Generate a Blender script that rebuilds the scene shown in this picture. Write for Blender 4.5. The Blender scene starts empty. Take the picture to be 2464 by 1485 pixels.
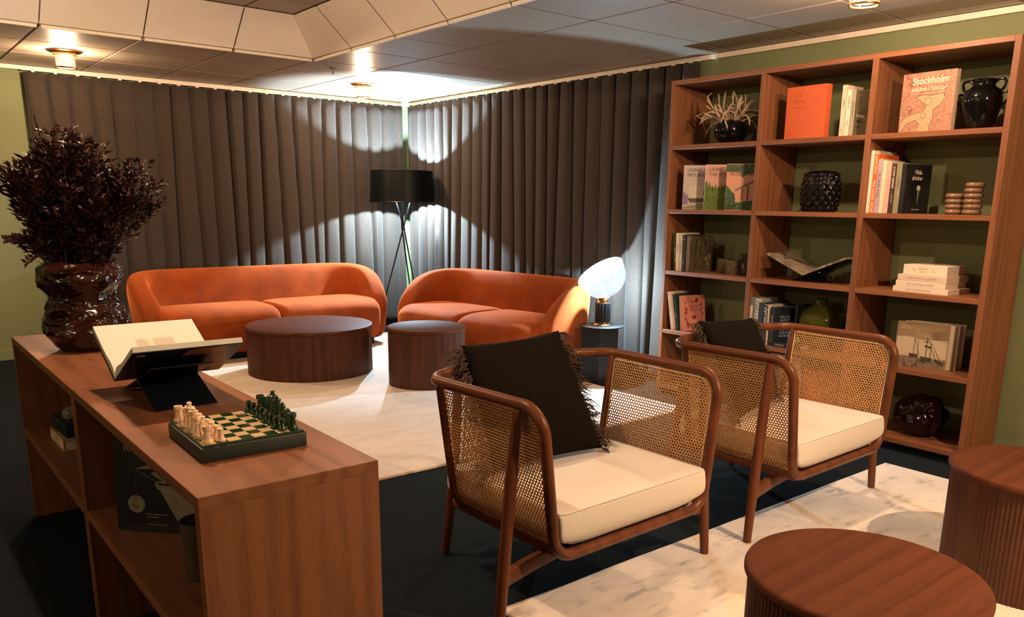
import bpy, bmesh, math, random
from math import sin, cos, pi, radians, sqrt, exp
from mathutils import Vector, Matrix, noise

S = bpy.context.scene
C = S.collection
random.seed(7)

# ------------------------------------------------------------------ camera
cam_d = bpy.data.cameras.new('camera')
cam = bpy.data.objects.new('camera', cam_d)
C.objects.link(cam)
S.camera = cam
yaw, pitch, roll = 0.6886778, 0.23005581, -0.01297184
fwd = Vector((sin(yaw) * cos(pitch), cos(yaw) * cos(pitch), -sin(pitch)))
rt = Vector((cos(yaw), -sin(yaw), 0))
dn = fwd.cross(rt)
r2 = cos(roll) * rt + sin(roll) * dn
d2 = -sin(roll) * rt + cos(roll) * dn
m = Matrix.Identity(4)
for i in range(3):
    m[i][0] = r2[i]
    m[i][1] = -d2[i]
    m[i][2] = -fwd[i]
m.translation = Vector((0, 0, 1.33))
cam.matrix_world = m
cam_d.sensor_width = 36
cam_d.lens = 1944.6 * 36 / 2464
cam_d.shift_x = -35.06 / 2464
cam_d.shift_y = 198.93 / 2464
cam_d.clip_start = 0.05

# ------------------------------------------------------------------ world, exposure
w = bpy.data.worlds.new('world')
S.world = w
w.use_nodes = True
w.node_tree.nodes['Background'].inputs[0].default_value = (0.02, 0.016, 0.012, 1)
w.node_tree.nodes['Background'].inputs[1].default_value = 0.3
S.view_settings.view_transform = 'Standard'
S.view_settings.look = 'None'
S.view_settings.gamma = 1
S.view_settings.exposure = 0.0
S.view_settings.use_curve_mapping = False
WARM = (1.0, 0.67, 0.42)
COOL = (0.56, 0.80, 1.0)
E_LAMP = 150.0       # each ceiling lamp, watts
E_FLOOR = 950.0
E_TABLE = 235.0

# ------------------------------------------------------------------ materials
def nt(m):
    m.use_nodes = True
    t = m.node_tree
    return t, t.nodes['Principled BSDF']

def N(t, k, **kw):
    n = t.nodes.new(k)
    for a, b in kw.items():
        setattr(n, a, b)
    return n

def coords(t, kind='Object', scale=(1, 1, 1), rot=(0, 0, 0)):
    tc = N(t, 'ShaderNodeTexCoord')
    mp = N(t, 'ShaderNodeMapping')
    t.links.new(tc.outputs[kind], mp.inputs[0])
    mp.inputs['Scale'].default_value = scale
    mp.inputs['Rotation'].default_value = rot
    return mp.outputs[0]

def ramp(t, fac, stops):
    r = N(t, 'ShaderNodeValToRGB')
    t.links.new(fac, r.inputs[0])
    e = r.color_ramp.elements
    while len(e) < len(stops):
        e.new(0.5)
    for i, (p, c) in enumerate(stops):
        e[i].position = p
        e[i].color = (*c, 1) if len(c) == 3 else c
    return r.outputs[0]

def noise_tex(t, vec, scale, detail=3, rough=0.55, dist=0.0):
    n = N(t, 'ShaderNodeTexNoise')
    t.links.new(vec, n.inputs['Vector'])
    n.inputs['Scale'].default_value = scale
    n.inputs['Detail'].default_value = detail
    n.inputs['Roughness'].default_value = rough
    n.inputs['Distortion'].default_value = dist
    return n.outputs['Fac']

def bump(t, b, h, strength, dist=0.01):
    n = N(t, 'ShaderNodeBump')
    n.inputs['Strength'].default_value = strength
    n.inputs['Distance'].default_value = dist
    t.links.new(h, n.inputs['Height'])
    t.links.new(n.outputs[0], b.inputs['Normal'])

MATS = {}
def mat(name, col, rough=0.5, metal=0.0, var=0.06, nscale=30, spec=0.5, bmp=0.0, coat=0.0, sheen=0.0, bdist=0.004, rrough=None):
    if name in MATS:
        return MATS[name]
    m = bpy.data.materials.new(name)
    t, b = nt(m)
    b.inputs['Roughness'].default_value = rough
    b.inputs['Metallic'].default_value = metal
    b.inputs['Specular IOR Level'].default_value = spec
    b.inputs['Coat Weight'].default_value = coat
    b.inputs['Coat Roughness'].default_value = 0.08
    if sheen:
        b.inputs['Sheen Weight'].default_value = sheen
        b.inputs['Sheen Roughness'].default_value = 0.45
    v = coords(t)
    f = noise_tex(t, v, nscale)
    lo = tuple(max(0, c * (1 - var)) for c in col)
    hi = tuple(min(1, c * (1 + var)) for c in col)
    t.links.new(ramp(t, f, [(0.35, lo), (0.65, hi)]), b.inputs['Base Color'])
    if bmp:
        bump(t, b, f, bmp, bdist)
    MATS[name] = m
    return m

def wood(name, c1, c2, axis='z', rough=0.46, scale=1.0, spec=0.25):
    if name in MATS:
        return MATS[name]
    m = bpy.data.materials.new(name)
    t, b = nt(m)
    st = {'x': (0.7, 9, 9), 'y': (9, 0.7, 9), 'z': (9, 9, 0.7)}[axis]
    v = coords(t, 'Object', tuple(s * scale for s in st))
    f1 = noise_tex(t, v, 1.6, 4, 0.6, 1.2)
    v2 = coords(t, 'Object', tuple(s * scale * 9 for s in st))
    f2 = noise_tex(t, v2, 2.2, 3, 0.6, 0.2)
    wv = N(t, 'ShaderNodeTexWave')
    wv.bands_direction = {'x': 'Y', 'y': 'X', 'z': 'X'}[axis]
    t.links.new(v, wv.inputs['Vector'])
    wv.inputs['Scale'].default_value = 0.55
    wv.inputs['Distortion'].default_value = 9
    wv.inputs['Detail'].default_value = 3
    wv.inputs['Detail Scale'].default_value = 0.8
    mx = N(t, 'ShaderNodeMath', operation='MULTIPLY_ADD')
    t.links.new(wv.outputs['Fac'], mx.inputs[0])
    mx.inputs[1].default_value = 0.20
    t.links.new(f1, mx.inputs[2])
    m2 = N(t, 'ShaderNodeMath', operation='MULTIPLY_ADD')
    t.links.new(f2, m2.inputs[0])
    m2.inputs[1].default_value = 0.5
    t.links.new(mx.outputs[0], m2.inputs[2])
    t.links.new(ramp(t, m2.outputs[0], [(0.50, c1), (0.95, c2)]), b.inputs['Base Color'])
    b.inputs['Roughness'].default_value = rough
    b.inputs['Specular IOR Level'].default_value = spec
    bump(t, b, m2.outputs[0], 0.08, 0.002)
    MATS[name] = m
    return m

def emit(name, col, strength, transp=0.0, camcol=None):
    if name in MATS:
        return MATS[name]
    m = bpy.data.materials.new(name)
    m.use_nodes = True
    t = m.node_tree
    t.nodes.remove(t.nodes['Principled BSDF'])
    o = t.nodes['Material Output']
    e = N(t, 'ShaderNodeEmission')
    e.inputs[0].default_value = (*col, 1)
    e.inputs[1].default_value = strength
    if transp:
        tr = N(t, 'ShaderNodeBsdfTransparent')
        mx = N(t, 'ShaderNodeMixShader')
        mx.inputs[0].default_value = transp
        t.links.new(e.outputs[0], mx.inputs[1])
        t.links.new(tr.outputs[0], mx.inputs[2])
        t.links.new(mx.outputs[0], o.inputs[0])
    else:
        t.links.new(e.outputs[0], o.inputs[0])
    MATS[name] = m
    return m

WA = (0.140, 0.052, 0.023)
WB = (0.255, 0.100, 0.046)
W_X = wood('walnut_x', WA, WB, 'x')
W_Y = wood('walnut_y', WA, WB, 'y')
W_Z = wood('walnut_z', WA, WB, 'z')
DK_T = wood('drum_top_wood', (0.056, 0.018, 0.0085), (0.095, 0.031, 0.015), 'x', 0.6, spec=.04)
DK_Z = wood('drum_slat_wood', (0.032, 0.010, 0.005), (0.08, 0.026, 0.012), 'z', 0.4)
CH_W = wood('chair_wood', (0.072, 0.021, 0.009), (0.150, 0.049, 0.021), 'y', 0.34, 0.7)
CH_Z = wood('chair_wood_upright', (0.072, 0.021, 0.009), (0.150, 0.049, 0.021), 'z', 0.34, 0.7)
CANE = mat('cane', (0.58, 0.315, 0.125), 0.5, var=0.35, nscale=160)
CANE_E = mat('cane_binding', (0.80, 0.58, 0.34), 0.45)
CREAM = mat('cream_fabric', (0.70, 0.63, 0.55), 0.9, var=0.03, nscale=400, bmp=0.15, bdist=0.001, sheen=0.2)
BLACKF = mat('black_linen', (0.0065, 0.0042, 0.0026), 0.95, var=0.3, nscale=300, bmp=0.4, bdist=0.002, spec=.08)
FRINGE = mat('brown_fringe', (0.045, 0.023, 0.011), 0.85, var=0.3)
ORANGE = mat('orange_velvet', (0.255, 0.046, 0.0065), 0.9, var=0.18, nscale=5, spec=.15, sheen=0.75)
ORANGE.node_tree.nodes['Principled BSDF'].inputs['Sheen Tint'].default_value = (1.0, .30, .10, 1)
GREEN_W = mat('green_paint', (0.19, 0.215, 0.105), 0.85, var=0.03, nscale=3)
CEIL = mat('ceiling_metal_shaded', (0.30, 0.245, 0.185), 0.40, var=0.02, nscale=3, spec=0.4)  # white metal given a darker brown base, the shade put into its colour
CEIL_LIT = mat('ceiling_metal_lit', (0.88, 0.80, 0.69), 0.5, var=0.02, nscale=3)  # same metal as the flat tiles, coloured lighter as if directly lit
CEIL_T = mat('ceiling_trim_paint', (0.82, 0.72, 0.60), 0.5)
GAP = mat('ceiling_gap', (0.30, 0.22, 0.14), 0.7)
BLACKM = mat('black_metal', (0.006, 0.007, 0.008), 0.4, var=0.1, spec=.3)
BLACKP = mat('black_acrylic', (0.006, 0.008, 0.011), 0.08, var=0.05)
BRASS = mat('brass', (0.65, 0.38, 0.16), 0.25, 1.0)
BRONZE = mat('bronze', (0.30, 0.17, 0.07), 0.35, 1.0)
BLACKG = mat('black_ceramic', (0.003, 0.003, 0.0035), 0.08, var=0.05, spec=.35)
BROWNG = mat('brown_lustre_ceramic', (0.022, 0.0055, 0.0028), 0.12, var=0.5, nscale=12, spec=.55)
DBROWNG = mat('dark_plum_glaze', (0.009, 0.0022, 0.0018), 0.10, var=0.3, nscale=10, spec=.4)
PAPER = mat('paper', (0.66, 0.64, 0.56), 0.8, var=0.03)
PAPER_D = mat('paper_shelf', (0.66, 0.55, 0.42), 0.8, var=0.08, nscale=80)
WHITE = mat('white_card', (0.80, 0.72, 0.62), 0.5, var=0.02)
SHADE_IN = mat('shade_lining', (0.05, 0.05, 0.05), 0.8, spec=.05)
CORAL = mat('dried_stem', (0.42, 0.30, 0.19), 0.8, var=0.3, nscale=60)
LEAF = mat('burgundy_leaf', (0.030, 0.009, 0.0065), 0.34, var=0.6, nscale=25, spec=0.6)
RINGC = mat('taupe_ceramic', (0.20, 0.115, 0.065), 0.3, var=0.15, nscale=60)
CH_GREEN = mat('green_onyx', (0.012, 0.040, 0.014), 0.15, var=0.5, nscale=90, coat=0.5)
CH_WHITE = mat('cream_onyx', (0.86, 0.60, 0.40), 0.3, var=0.12, nscale=80)
BOXG = mat('dark_green_leather', (0.014, 0.026, 0.024), 0.5, var=0.1, nscale=120, bmp=0.1)
PINKT = mat('print_ink', (0.75, 0.65, 0.55), 0.6)
CHROME = mat('chrome', (0.7, 0.7, 0.7), 0.15, 1.0)

def carpet():
    m = bpy.data.materials.new('carpet')
    t, b = nt(m)
    v = coords(t)
    f = noise_tex(t, v, 260, 2, 0.7)
    g = noise_tex(t, v, 3, 2)
    t.links.new(ramp(t, f, [(0.3, (0.006, 0.008, 0.010)), (0.7, (0.021, 0.027, 0.031))]), b.inputs['Base Color'])
    b.inputs['Roughness'].default_value = 0.95
    b.inputs['Specular IOR Level'].default_value = 0.02
    bump(t, b, f, 0.6, 0.004)
    return m
CARPET = carpet()

def rugmat(name, base, stain, seed, amount):
    m = bpy.data.materials.new(name)
    t, b = nt(m)
    v = coords(t, 'Object', (1, 2.3, 1), (0, 0, seed))
    f = noise_tex(t, v, 3.2, 5, 0.62, 0.6)
    v2 = coords(t, 'Object', (1.0, 3.4, 1), (0, 0, seed * .3))
    f2 = noise_tex(t, v2, 7.5, 4, 0.55, 0.3)
    h = noise_tex(t, coords(t, 'Object', (3, 3, 3)), 2.0, 2)
    c1 = ramp(t, f, [(0.35, tuple(x * 0.86 for x in base)), (0.62, base)])
    s = ramp(t, f2, [(0.60 - amount * .5, (0, 0, 0)), (0.72 - amount * .5, (1, 1, 1))])
    k = ramp(t, h, [(0.46, (0, 0, 0)), (0.66, (1, 1, 1))])
    mu = N(t, 'ShaderNodeMath', operation='MULTIPLY')
    t.links.new(s, mu.inputs[0])
    t.links.new(k, mu.inputs[1])
    mu2 = N(t, 'ShaderNodeMath', operation='MULTIPLY')
    t.links.new(mu.outputs[0], mu2.inputs[0])
    mu2.inputs[1].default_value = 0.75
    mx = N(t, 'ShaderNodeMix', data_type='RGBA')
    t.links.new(mu2.outputs[0], mx.inputs['Factor'])
    t.links.new(c1, mx.inputs['A'])
    mx.inputs['B'].default_value = (*stain, 1)
    t.links.new(mx.outputs['Result'], b.inputs['Base Color'])
    b.inputs['Roughness'].default_value = 0.85
    b.inputs['Sheen Weight'].default_value = 0.3
    fb = noise_tex(t, coords(t), 220, 2, 0.7)
    bump(t, b, fb, 0.35, 0.003)
    return m

def curtainmat():
    m = bpy.data.materials.new('curtain_wool')
    t, b = nt(m)
    v = coords(t, 'Object', (1, 1, 0.25))
    f = noise_tex(t, v, 500, 2, 0.7)
    g = noise_tex(t, coords(t), 60, 3, 0.7)
    t.links.new(ramp(t, g, [(0.3, (0.040, 0.030, 0.023)), (0.7, (0.056, 0.042, 0.033))]), b.inputs['Base Color'])
    b.inputs['Roughness'].default_value = 0.95
    b.inputs['Sheen Weight'].default_value = 0.10
    b.inputs['Specular IOR Level'].default_value = 0.1
    bump(t, b, f, 0.12, 0.001)
    return m
CURT = curtainmat()

def glassy(name, col, rough=0.05, alpha=0.35):
    m = bpy.data.materials.new(name)
    t, b = nt(m)
    b.inputs['Base Color'].default_value = (*col, 1)
    b.inputs['Roughness'].default_value = rough
    b.inputs['Transmission Weight'].default_value = 1.0 - alpha
    b.inputs['IOR'].default_value = 1.45
    f = noise_tex(t, coords(t), 14, 2)
    bump(t, b, f, 0.05, 0.003)
    MATS[name] = m
    return m
OLIVE_G = glassy('olive_glass', (0.10, 0.105, 0.015), 0.04, 0.45)
SMOKE_G = glassy('smoked_glass', (0.20, 0.155, 0.10), 0.06, 0.45)

def artcover(name, cols, scale=8, stretch=(1, 1, 1), seed=0.0, dist=1.0):
    """a printed cover: soft blotches of a few colours"""
    if name in MATS:
        return MATS[name]
    m = bpy.data.materials.new(name)
    t, b = nt(m)
    v = coords(t, 'Object', stretch, (seed, seed * .7, seed * 1.3))
    f = noise_tex(t, v, scale, 5, 0.6, dist)
    n = len(cols)
    t.links.new(ramp(t, f, [(0.36 + 0.28 * i / max(1, n - 1), c) for i, c in enumerate(cols)]), b.inputs['Base Color'])
    b.inputs['Roughness'].default_value = 0.35
    MATS[name] = m
    return m

# ------------------------------------------------------------------ objects
def link(name, bm, mt, parent=None, smooth=None, loc=None, kind=None, label=None):
    me = bpy.data.meshes.new(name)
    bmesh.ops.recalc_face_normals(bm, faces=bm.faces)
    bm.to_mesh(me)
    bm.free()
    if isinstance(mt, (list, tuple)):
        for x in mt:
            me.materials.append(x)
    else:
        me.materials.append(mt)
    if smooth is not None:
        for p in me.polygons:
            p.use_smooth = True
        me.set_sharp_from_angle(angle=radians(smooth))
    o = bpy.data.objects.new(name, me)
    C.objects.link(o)
    if parent is not None:
        o.parent = parent
    if loc:
        o.location = loc
    if kind:
        o['kind'] = kind
    if label:
        o['label'] = label
    return o

def tag(o, label, cat, group=None):
    o['label'] = label
    o['category'] = cat
    if group:
        o['group'] = group
    return o

def thing(name, label, cat, loc=(0, 0, 0), rz=0.0, group=None):
    o = bpy.data.objects.new(name, None)
    C.objects.link(o)
    o.location = loc
    o.rotation_euler = (0, 0, rz)
    o.empty_display_size = 0.05
    return tag(o, label, cat, group)

def copy_tree(o, parent=None):
    c = o.copy()
    C.objects.link(c)
    if parent is not None:
        c.parent = parent
    for ch in list(o.children):
        copy_tree(ch, c)
    return c

def BM():
    return bmesh.new()

def box(bm, a, b, bev=0.0, seg=2, M=None, mi=0):
    x0, y0, z0 = a
    x1, y1, z1 = b
    t = bmesh.new()
    vs = [t.verts.new(p) for p in ((x0, y0, z0), (x1, y0, z0), (x1, y1, z0), (x0, y1, z0), (x0, y0, z1), (x1, y0, z1), (x1, y1, z1), (x0, y1, z1))]
    for f in ((3, 2, 1, 0), (4, 5, 6, 7), (0, 1, 5, 4), (1, 2, 6, 5), (2, 3, 7, 6), (3, 0, 4, 7)):
        t.faces.new([vs[i] for i in f])
    if bev > 0:
        bmesh.ops.bevel(t, geom=list(t.edges), offset=bev, segments=seg, affect='EDGES', profile=0.5)
    if M is not None:
        bmesh.ops.transform(t, matrix=M, verts=t.verts)
    merge(bm, t, mi)

def merge(bm, t, mi=0):
    mp = {}
    for v in t.verts:
        mp[v] = bm.verts.new(v.co)
    for f in t.faces:
        try:
            nf = bm.faces.new([mp[v] for v in f.verts])
            nf.material_index = mi if mi else f.material_index
            nf.smooth = f.smooth
        except ValueError:
            pass
    t.free()

def grid(bm, pts, closed_u=False, closed_v=False, mi=0):
    """pts[i][j] -> quads"""
    V = [[bm.verts.new(p) for p in row] for row in pts]
    nu, nv = len(V), len(V[0])
    for i in range(nu if closed_u else nu - 1):
        for j in range(nv if closed_v else nv - 1):
            q = [V[i][j], V[(i + 1) % nu][j], V[(i + 1) % nu][(j + 1) % nv], V[i][(j + 1) % nv]]
            f = bm.faces.new(q)
            f.material_index = mi
    return V

def lathe(bm, prof, n=32, c=(0, 0, 0), cap=True, f=None, M=None):
    """prof: (r, z) list; f(angle) multiplies r"""
    rows = []
    for r, z in prof:
        row = []
        for k in range(n):
            a = 2 * pi * k / n
            rr = r * (f(a, z) if f else 1)
            p = Vector((c[0] + rr * cos(a), c[1] + rr * sin(a), c[2] + z))
            row.append(M @ p if M is not None else p)
        rows.append(row)
    V = grid(bm, rows, closed_v=True)
    if cap:
        for row in (V[0], V[-1]):
            try:
                bm.faces.new(row)
            except ValueError:
                pass
    return V

def frames(path, closed=False):
    n = len(path)
    T = []
    for i in range(n):
        if closed:
            d = path[(i + 1) % n] - path[i - 1]
        else:
            d = path[min(i + 1, n - 1)] - path[max(i - 1, 0)]
        T.append(d.normalized())
    ref = Vector((0, 0, 1)) if abs(T[0].z) < 0.9 else Vector((1, 0, 0))
    u = (ref - T[0] * ref.dot(T[0])).normalized()
    out = []
    for i in range(n):
        u = (u - T[i] * u.dot(T[i])).normalized()
        out.append((T[i], u.copy(), T[i].cross(u)))
    return out

def tube(bm, path, r, n=10, closed=False, caps=True, sq=(1, 1), mi=0):
    path = [Vector(p) for p in path]
    fr = frames(path, closed)
    rows = []
    for i, (p, (t, u, v)) in enumerate(zip(path, fr)):
        rr = r[i] if isinstance(r, (list, tuple)) else r
        rows.append([p + u * rr * sq[0] * cos(2 * pi * k / n) + v * rr * sq[1] * sin(2 * pi * k / n) for k in range(n)])
    V = grid(bm, rows, closed_u=closed, closed_v=True, mi=mi)
    if caps and not closed:
        for row in (V[0], V[-1]):
            try:
                bm.faces.new(row)
            except ValueError:
                pass

def smooth_path(pts, rad=None, seg=6, closed=False):
    """polyline with corners filleted: pts = [(x,y,z,r)]"""
    out = []
    n = len(pts)
    for i in range(n):
        p = Vector(pts[i][:3])
        r = pts[i][3] if len(pts[i]) > 3 else 0
        if r <= 0 or (not closed and i in (0, n - 1)):
            out.append(p)
            continue
        a = Vector(pts[i - 1][:3])
        b = Vector(pts[(i + 1) % n][:3])
        da, db = (a - p).normalized(), (b - p).normalized()
        ang = da.angle(db)
        L = min(r / math.tan(ang / 2), (a - p).length * 0.49, (b - p).length * 0.49)
        p0, p1 = p + da * L, p + db * L
        for k in range(seg + 1):
            s = k / seg
            # quadratic with pulled weight close to circular
            wgt = sin(ang / 2)
            q = ((1 - s) ** 2 * p0 + 2 * s * (1 - s) * wgt * p + s * s * p1) / ((1 - s) ** 2 + 2 * s * (1 - s) * wgt + s * s)
            out.append(q)
    return out

def text_mesh(s, size, extrude=0.0003, align='LEFT', bold=False, sx=1.0):
    cu = bpy.data.curves.new('lettering', 'FONT')
    cu.body = s
    cu.size = size
    cu.extrude = extrude
    cu.align_x = align
    if bold:
        cu.offset = size * 0.015
    ob = bpy.data.objects.new('lettering', cu)
    C.objects.link(ob)
    bpy.context.view_layer.update()
    me = bpy.data.meshes.new_from_object(ob.evaluated_get(bpy.context.evaluated_depsgraph_get()))
    bpy.data.objects.remove(ob)
    if sx != 1.0:
        for v in me.vertices:
            v.co.x *= sx
    return me

def add_text(parent, s, size, mt, M, align='LEFT', name='lettering', bold=False, sx=1.0):
    me = text_mesh(s, size, align=align, bold=bold, sx=sx)
    me.materials.clear()
    me.materials.append(mt)
    me.transform(M)
    o = bpy.data.objects.new(name, me)
    C.objects.link(o)
    o.parent = parent
    return o

def rotM(z=0, x=0, y=0):
    return Matrix.Rotation(z, 4, 'Z') @ Matrix.Rotation(y, 4, 'Y') @ Matrix.Rotation(x, 4, 'X')

def T(x, y, z):
    return Matrix.Translation((x, y, z))

# ================================================================== THE ROOM
XR, YB, XL, YF = 4.73, 7.80, -3.10, -3.60
ZC = 2.33
def struct(name, bm, mt, smooth=None):
    return link(name, bm, mt, smooth=smooth, kind='structure')

bm = BM(); box(bm, (XL - .1, YF - .1, -0.1), (XR + .1, YB + .1, 0)); struct('floor', bm, CARPET)
bm = BM(); box(bm, (XL - .1, YB, 0), (XR + .1, YB + .1, 2.8)); struct('wall_back', bm, GREEN_W)
bm = BM(); box(bm, (XR, YF, 0), (XR + .1, YB, 2.8)); struct('wall_right', bm, GREEN_W)
bm = BM(); box(bm, (XL - .1, YF, 0), (XL, YB, 2.8)); struct('wall_left', bm, GREEN_W)
bm = BM(); box(bm, (XL - .1, YF - .1, 0), (XR + .1, YF, 2.8)); struct('wall_front', bm, GREEN_W)
bm = BM(); box(bm, (XL, YB - .014, 0), (XR, YB, 0.085), 0.003); struct('baseboard_back', bm, GREEN_W)
bm = BM(); box(bm, (XR - .014, YF, 0), (XR, YB - .014, 0.085), 0.003); struct('baseboard_right', bm, GREEN_W)

# ceiling: metal tiles on a 0.588 m grid around a raised coffer
G = 0.5885
CX1, CY1 = 2.803, 5.932           # the coffer's corner seen in the photograph
CX0, CY0 = CX1 - 8 * G, CY1 - 8 * G
DZ, DIN = 0.241, 0.243
xs = [CX1 + k * G for k in range(-10, 4)]
ys = [CY1 + k * G for k in range(-16, 4)]
g2 = 0.0055
bm = BM()
xl = [XL] + [x for x in xs if XL + .02 < x < XR - .02] + [XR]
yl = [YF] + [y for y in ys if YF + .02 < y < YB - .02] + [YB]
for i in range(len(xl) - 1):
    for j in range(len(yl) - 1):
        a, b_ = xl[i], xl[i + 1]
        c_, d_ = yl[j], yl[j + 1]
        if a > CX0 - .01 and b_ < CX1 + .01 and c_ > CY0 - .01 and d_ < CY1 + .01:
            continue
        box(bm, (a + g2, c_ + g2, ZC), (b_ - g2, d_ - g2, ZC + .014), 0.003, 1)
struct('ceiling', bm, CEIL)
bm = BM()
for (a, b_, c_, d_) in ((XL, CX0, YF, YB), (CX1, XR, YF, YB), (CX0, CX1, YF, CY0), (CX0, CX1, CY1, YB)):
    box(bm, (a, c_, ZC + .010), (b_, d_, ZC + .03))
struct('ceiling_grid', bm, GAP)
# sloped coffer panels
bm = BM()
def slope_panel(p0, p1, q0, q1, n):
    p0, p1, q0, q1 = map(Vector, (p0, p1, q0, q1))
    nr = (p1 - p0).cross(q0 - p0).normalized() * 0.006
    f = bm.faces.new([bm.verts.new(p) for p in (p0, p1, q1, q0)])
ZI = ZC + DZ
cx0, cx1, cy0, cy1 = CX0 + DIN, CX1 - DIN, CY0 + DIN, CY1 - DIN
gs = 0.004
for k in range(8):
    for side in range(4):
        e0, e1 = k * G, (k + 1) * G
        s0 = max(e0, DIN) if k == 0 else e0
        s1 = min(e1, 8 * G - DIN) if k == 7 else e1
        b0, b1, t0, t1 = e0 + gs, e1 - gs, s0 + gs, s1 - gs
        if k == 0: b0, t0 = e0 + .001, DIN + .001
        if k == 7: b1, t1 = e1 - .001, 8 * G - DIN - .001
        zb, zt = ZC + .012, ZI - .004
        i0, i1 = 0.0, DIN
        if side == 0: P = [(CX0 + b0, CY1 - i0, zb), (CX0 + b1, CY1 - i0, zb), (CX0 + t0, CY1 - i1, zt), (CX0 + t1, CY1 - i1, zt)]
        if side == 1: P = [(CX0 + b0, CY0 + i0, zb), (CX0 + b1, CY0 + i0, zb), (CX0 + t0, CY0 + i1, zt), (CX0 + t1, CY0 + i1, zt)]
        if side == 2: P = [(CX1 - i0, CY0 + b0, zb), (CX1 - i0, CY0 + b1, zb), (CX1 - i1, CY0 + t0, zt), (CX1 - i1, CY0 + t1, zt)]
        if side == 3: P = [(CX0 + i0, CY0 + b0, zb), (CX0 + i0, CY0 + b1, zb), (CX0 + i1, CY0 + t0, zt), (CX0 + i1, CY0 + t1, zt)]
        slope_panel(P[0], P[1], P[2], P[3], None)
struct('ceiling_slope', bm, CEIL_LIT)
bm = BM()
o_ = .02
for (p, q) in ((((CX0, CY1 + o_), (CX1, CY1 + o_)), ((cx0, cy1 + o_), (cx1, cy1 + o_))), (((CX0, CY0 - o_), (CX1, CY0 - o_)), ((cx0, cy0 - o_), (cx1, cy0 - o_))),
               (((CX1 + o_, CY0), (CX1 + o_, CY1)), ((cx1 + o_, cy0), (cx1 + o_, cy1))), (((CX0 - o_, CY0), (CX0 - o_, CY1)), ((cx0 - o_, cy0), (cx0 - o_, cy1)))):
    bm.faces.new([bm.verts.new((*v, z)) for v, z in ((p[0], ZC + .012), (p[1], ZC + .012), (q[1], ZI), (q[0], ZI))])
struct('ceiling_slope_backing', bm, GAP)
bm = BM()
for i in range(8):
    for j in range(8):
        a, b_ = max(CX0 + i * G, cx0) + g2, min(CX0 + (i + 1) * G, cx1) - g2
        c_, d_ = max(CY0 + j * G, cy0) + g2, min(CY0 + (j + 1) * G, cy1) - g2
        box(bm, (a, c_, ZI), (b_, d_, ZI + .014), 0.003, 1)
box(bm, (cx0 - .1, cy0 - .1, ZI + .012), (cx1 + .1, cy1 + .1, ZI + .04))
struct('ceiling_recess', bm, CEIL)
# white edge profiles: round the coffer (lower and upper edge) and along the walls
def rim(name, x0, x1, y0, y1, z, wd, h, seg=None):
    bm = BM()
    n = 8 if seg else 1
    for k in range(n):
        a = x0 + (x1 - x0) * k / n + (.012 if n > 1 else 0)
        b_ = x0 + (x1 - x0) * (k + 1) / n - (.012 if n > 1 else 0)
        box(bm, (a, y1, z), (b_, y1 + wd, z + h), 0.001, 1)
        box(bm, (a, y0 - wd, z), (b_, y0, z + h), 0.001, 1)
        a = y0 + (y1 - y0) * k / n + (.012 if n > 1 else 0)
        b_ = y0 + (y1 - y0) * (k + 1) / n - (.012 if n > 1 else 0)
        box(bm, (x1, a, z), (x1 + wd, b_, z + h), 0.001, 1)
        box(bm, (x0 - wd, a, z), (x0, b_, z + h), 0.001, 1)
    struct(name, bm, CEIL_T)
rim('trim_1', CX0, CX1, CY0, CY1, ZC - .012, .014, .018, True)
rim('trim_2', cx0 - .02, cx1 + .02, cy0 - .02, cy1 + .02, ZI - .012, .012, .014)
bm = BM()
box(bm, (XL, YB - .028, ZC - .034), (XR, YB, ZC - .002), 0.002, 1)
struct('trim_3', bm, CEIL_T)
bm = BM()
box(bm, (XR - .028, YF, ZC - .034), (XR, YB - .028, ZC - .002), 0.002, 1)
struct('trim_4', bm, CEIL_T)

# ------------------------------------------------------------------ ceiling lamps
GLOW = emit('lamp_glass_glow', (1.0, 0.74, 0.42), 7.0, 0.6)
def lamp_proto():
    t = thing('ceiling_lamp', '', 'lamp')
    bm = BM(); lathe(bm, [(0.0, 0.0), (0.112, 0.0), (0.112, -0.006), (0.098, -0.012), (0.075, -0.016), (0.0, -0.016)], 40, cap=False)
    link('base_plate', bm, BRONZE, t, 40)
    bm = BM(); lathe(bm, [(0.078, -0.016), (0.080, -0.03), (0.067, -0.036), (0.0, -0.036)], 32, cap=False)
    link('collar', bm, BRASS, t, 40)
    bm = BM(); lathe(bm, [(0.052, -0.036), (0.052, -0.098), (0.04, -0.105), (0.0, -0.105)], 32, cap=False)
    link('glass', bm, GLOW, t, 40)
    bm = BM()
    for k in range(6):
        z = -0.044 - 0.0105 * k
        tube(bm, [(0.064 * cos(a * pi / 16), 0.064 * sin(a * pi / 16), z) for a in range(32)], 0.0022, 6, closed=True)
    for k in range(4):
        a = pi / 4 + k * pi / 2
        tube(bm, [(0.066 * cos(a), 0.066 * sin(a), -.03), (0.066 * cos(a), 0.066 * sin(a), -.112)], 0.003, 6)
    tube(bm, [(0.064 * cos(a * pi / 16), 0.064 * sin(a * pi / 16), -.112) for a in range(32)], 0.006, 8, closed=True)
    link('cage', bm, BRASS, t, 50)
    ld = bpy.data.lights.new('lamp_bulb', 'POINT')
    ld.energy = E_LAMP
    ld.color = WARM
    ld.shadow_soft_size = 0.03
    lo = bpy.data.objects.new('bulb', ld)
    C.objects.link(lo); lo.parent = t; lo.location = (0, 0, -0.072)
    return t
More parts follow.
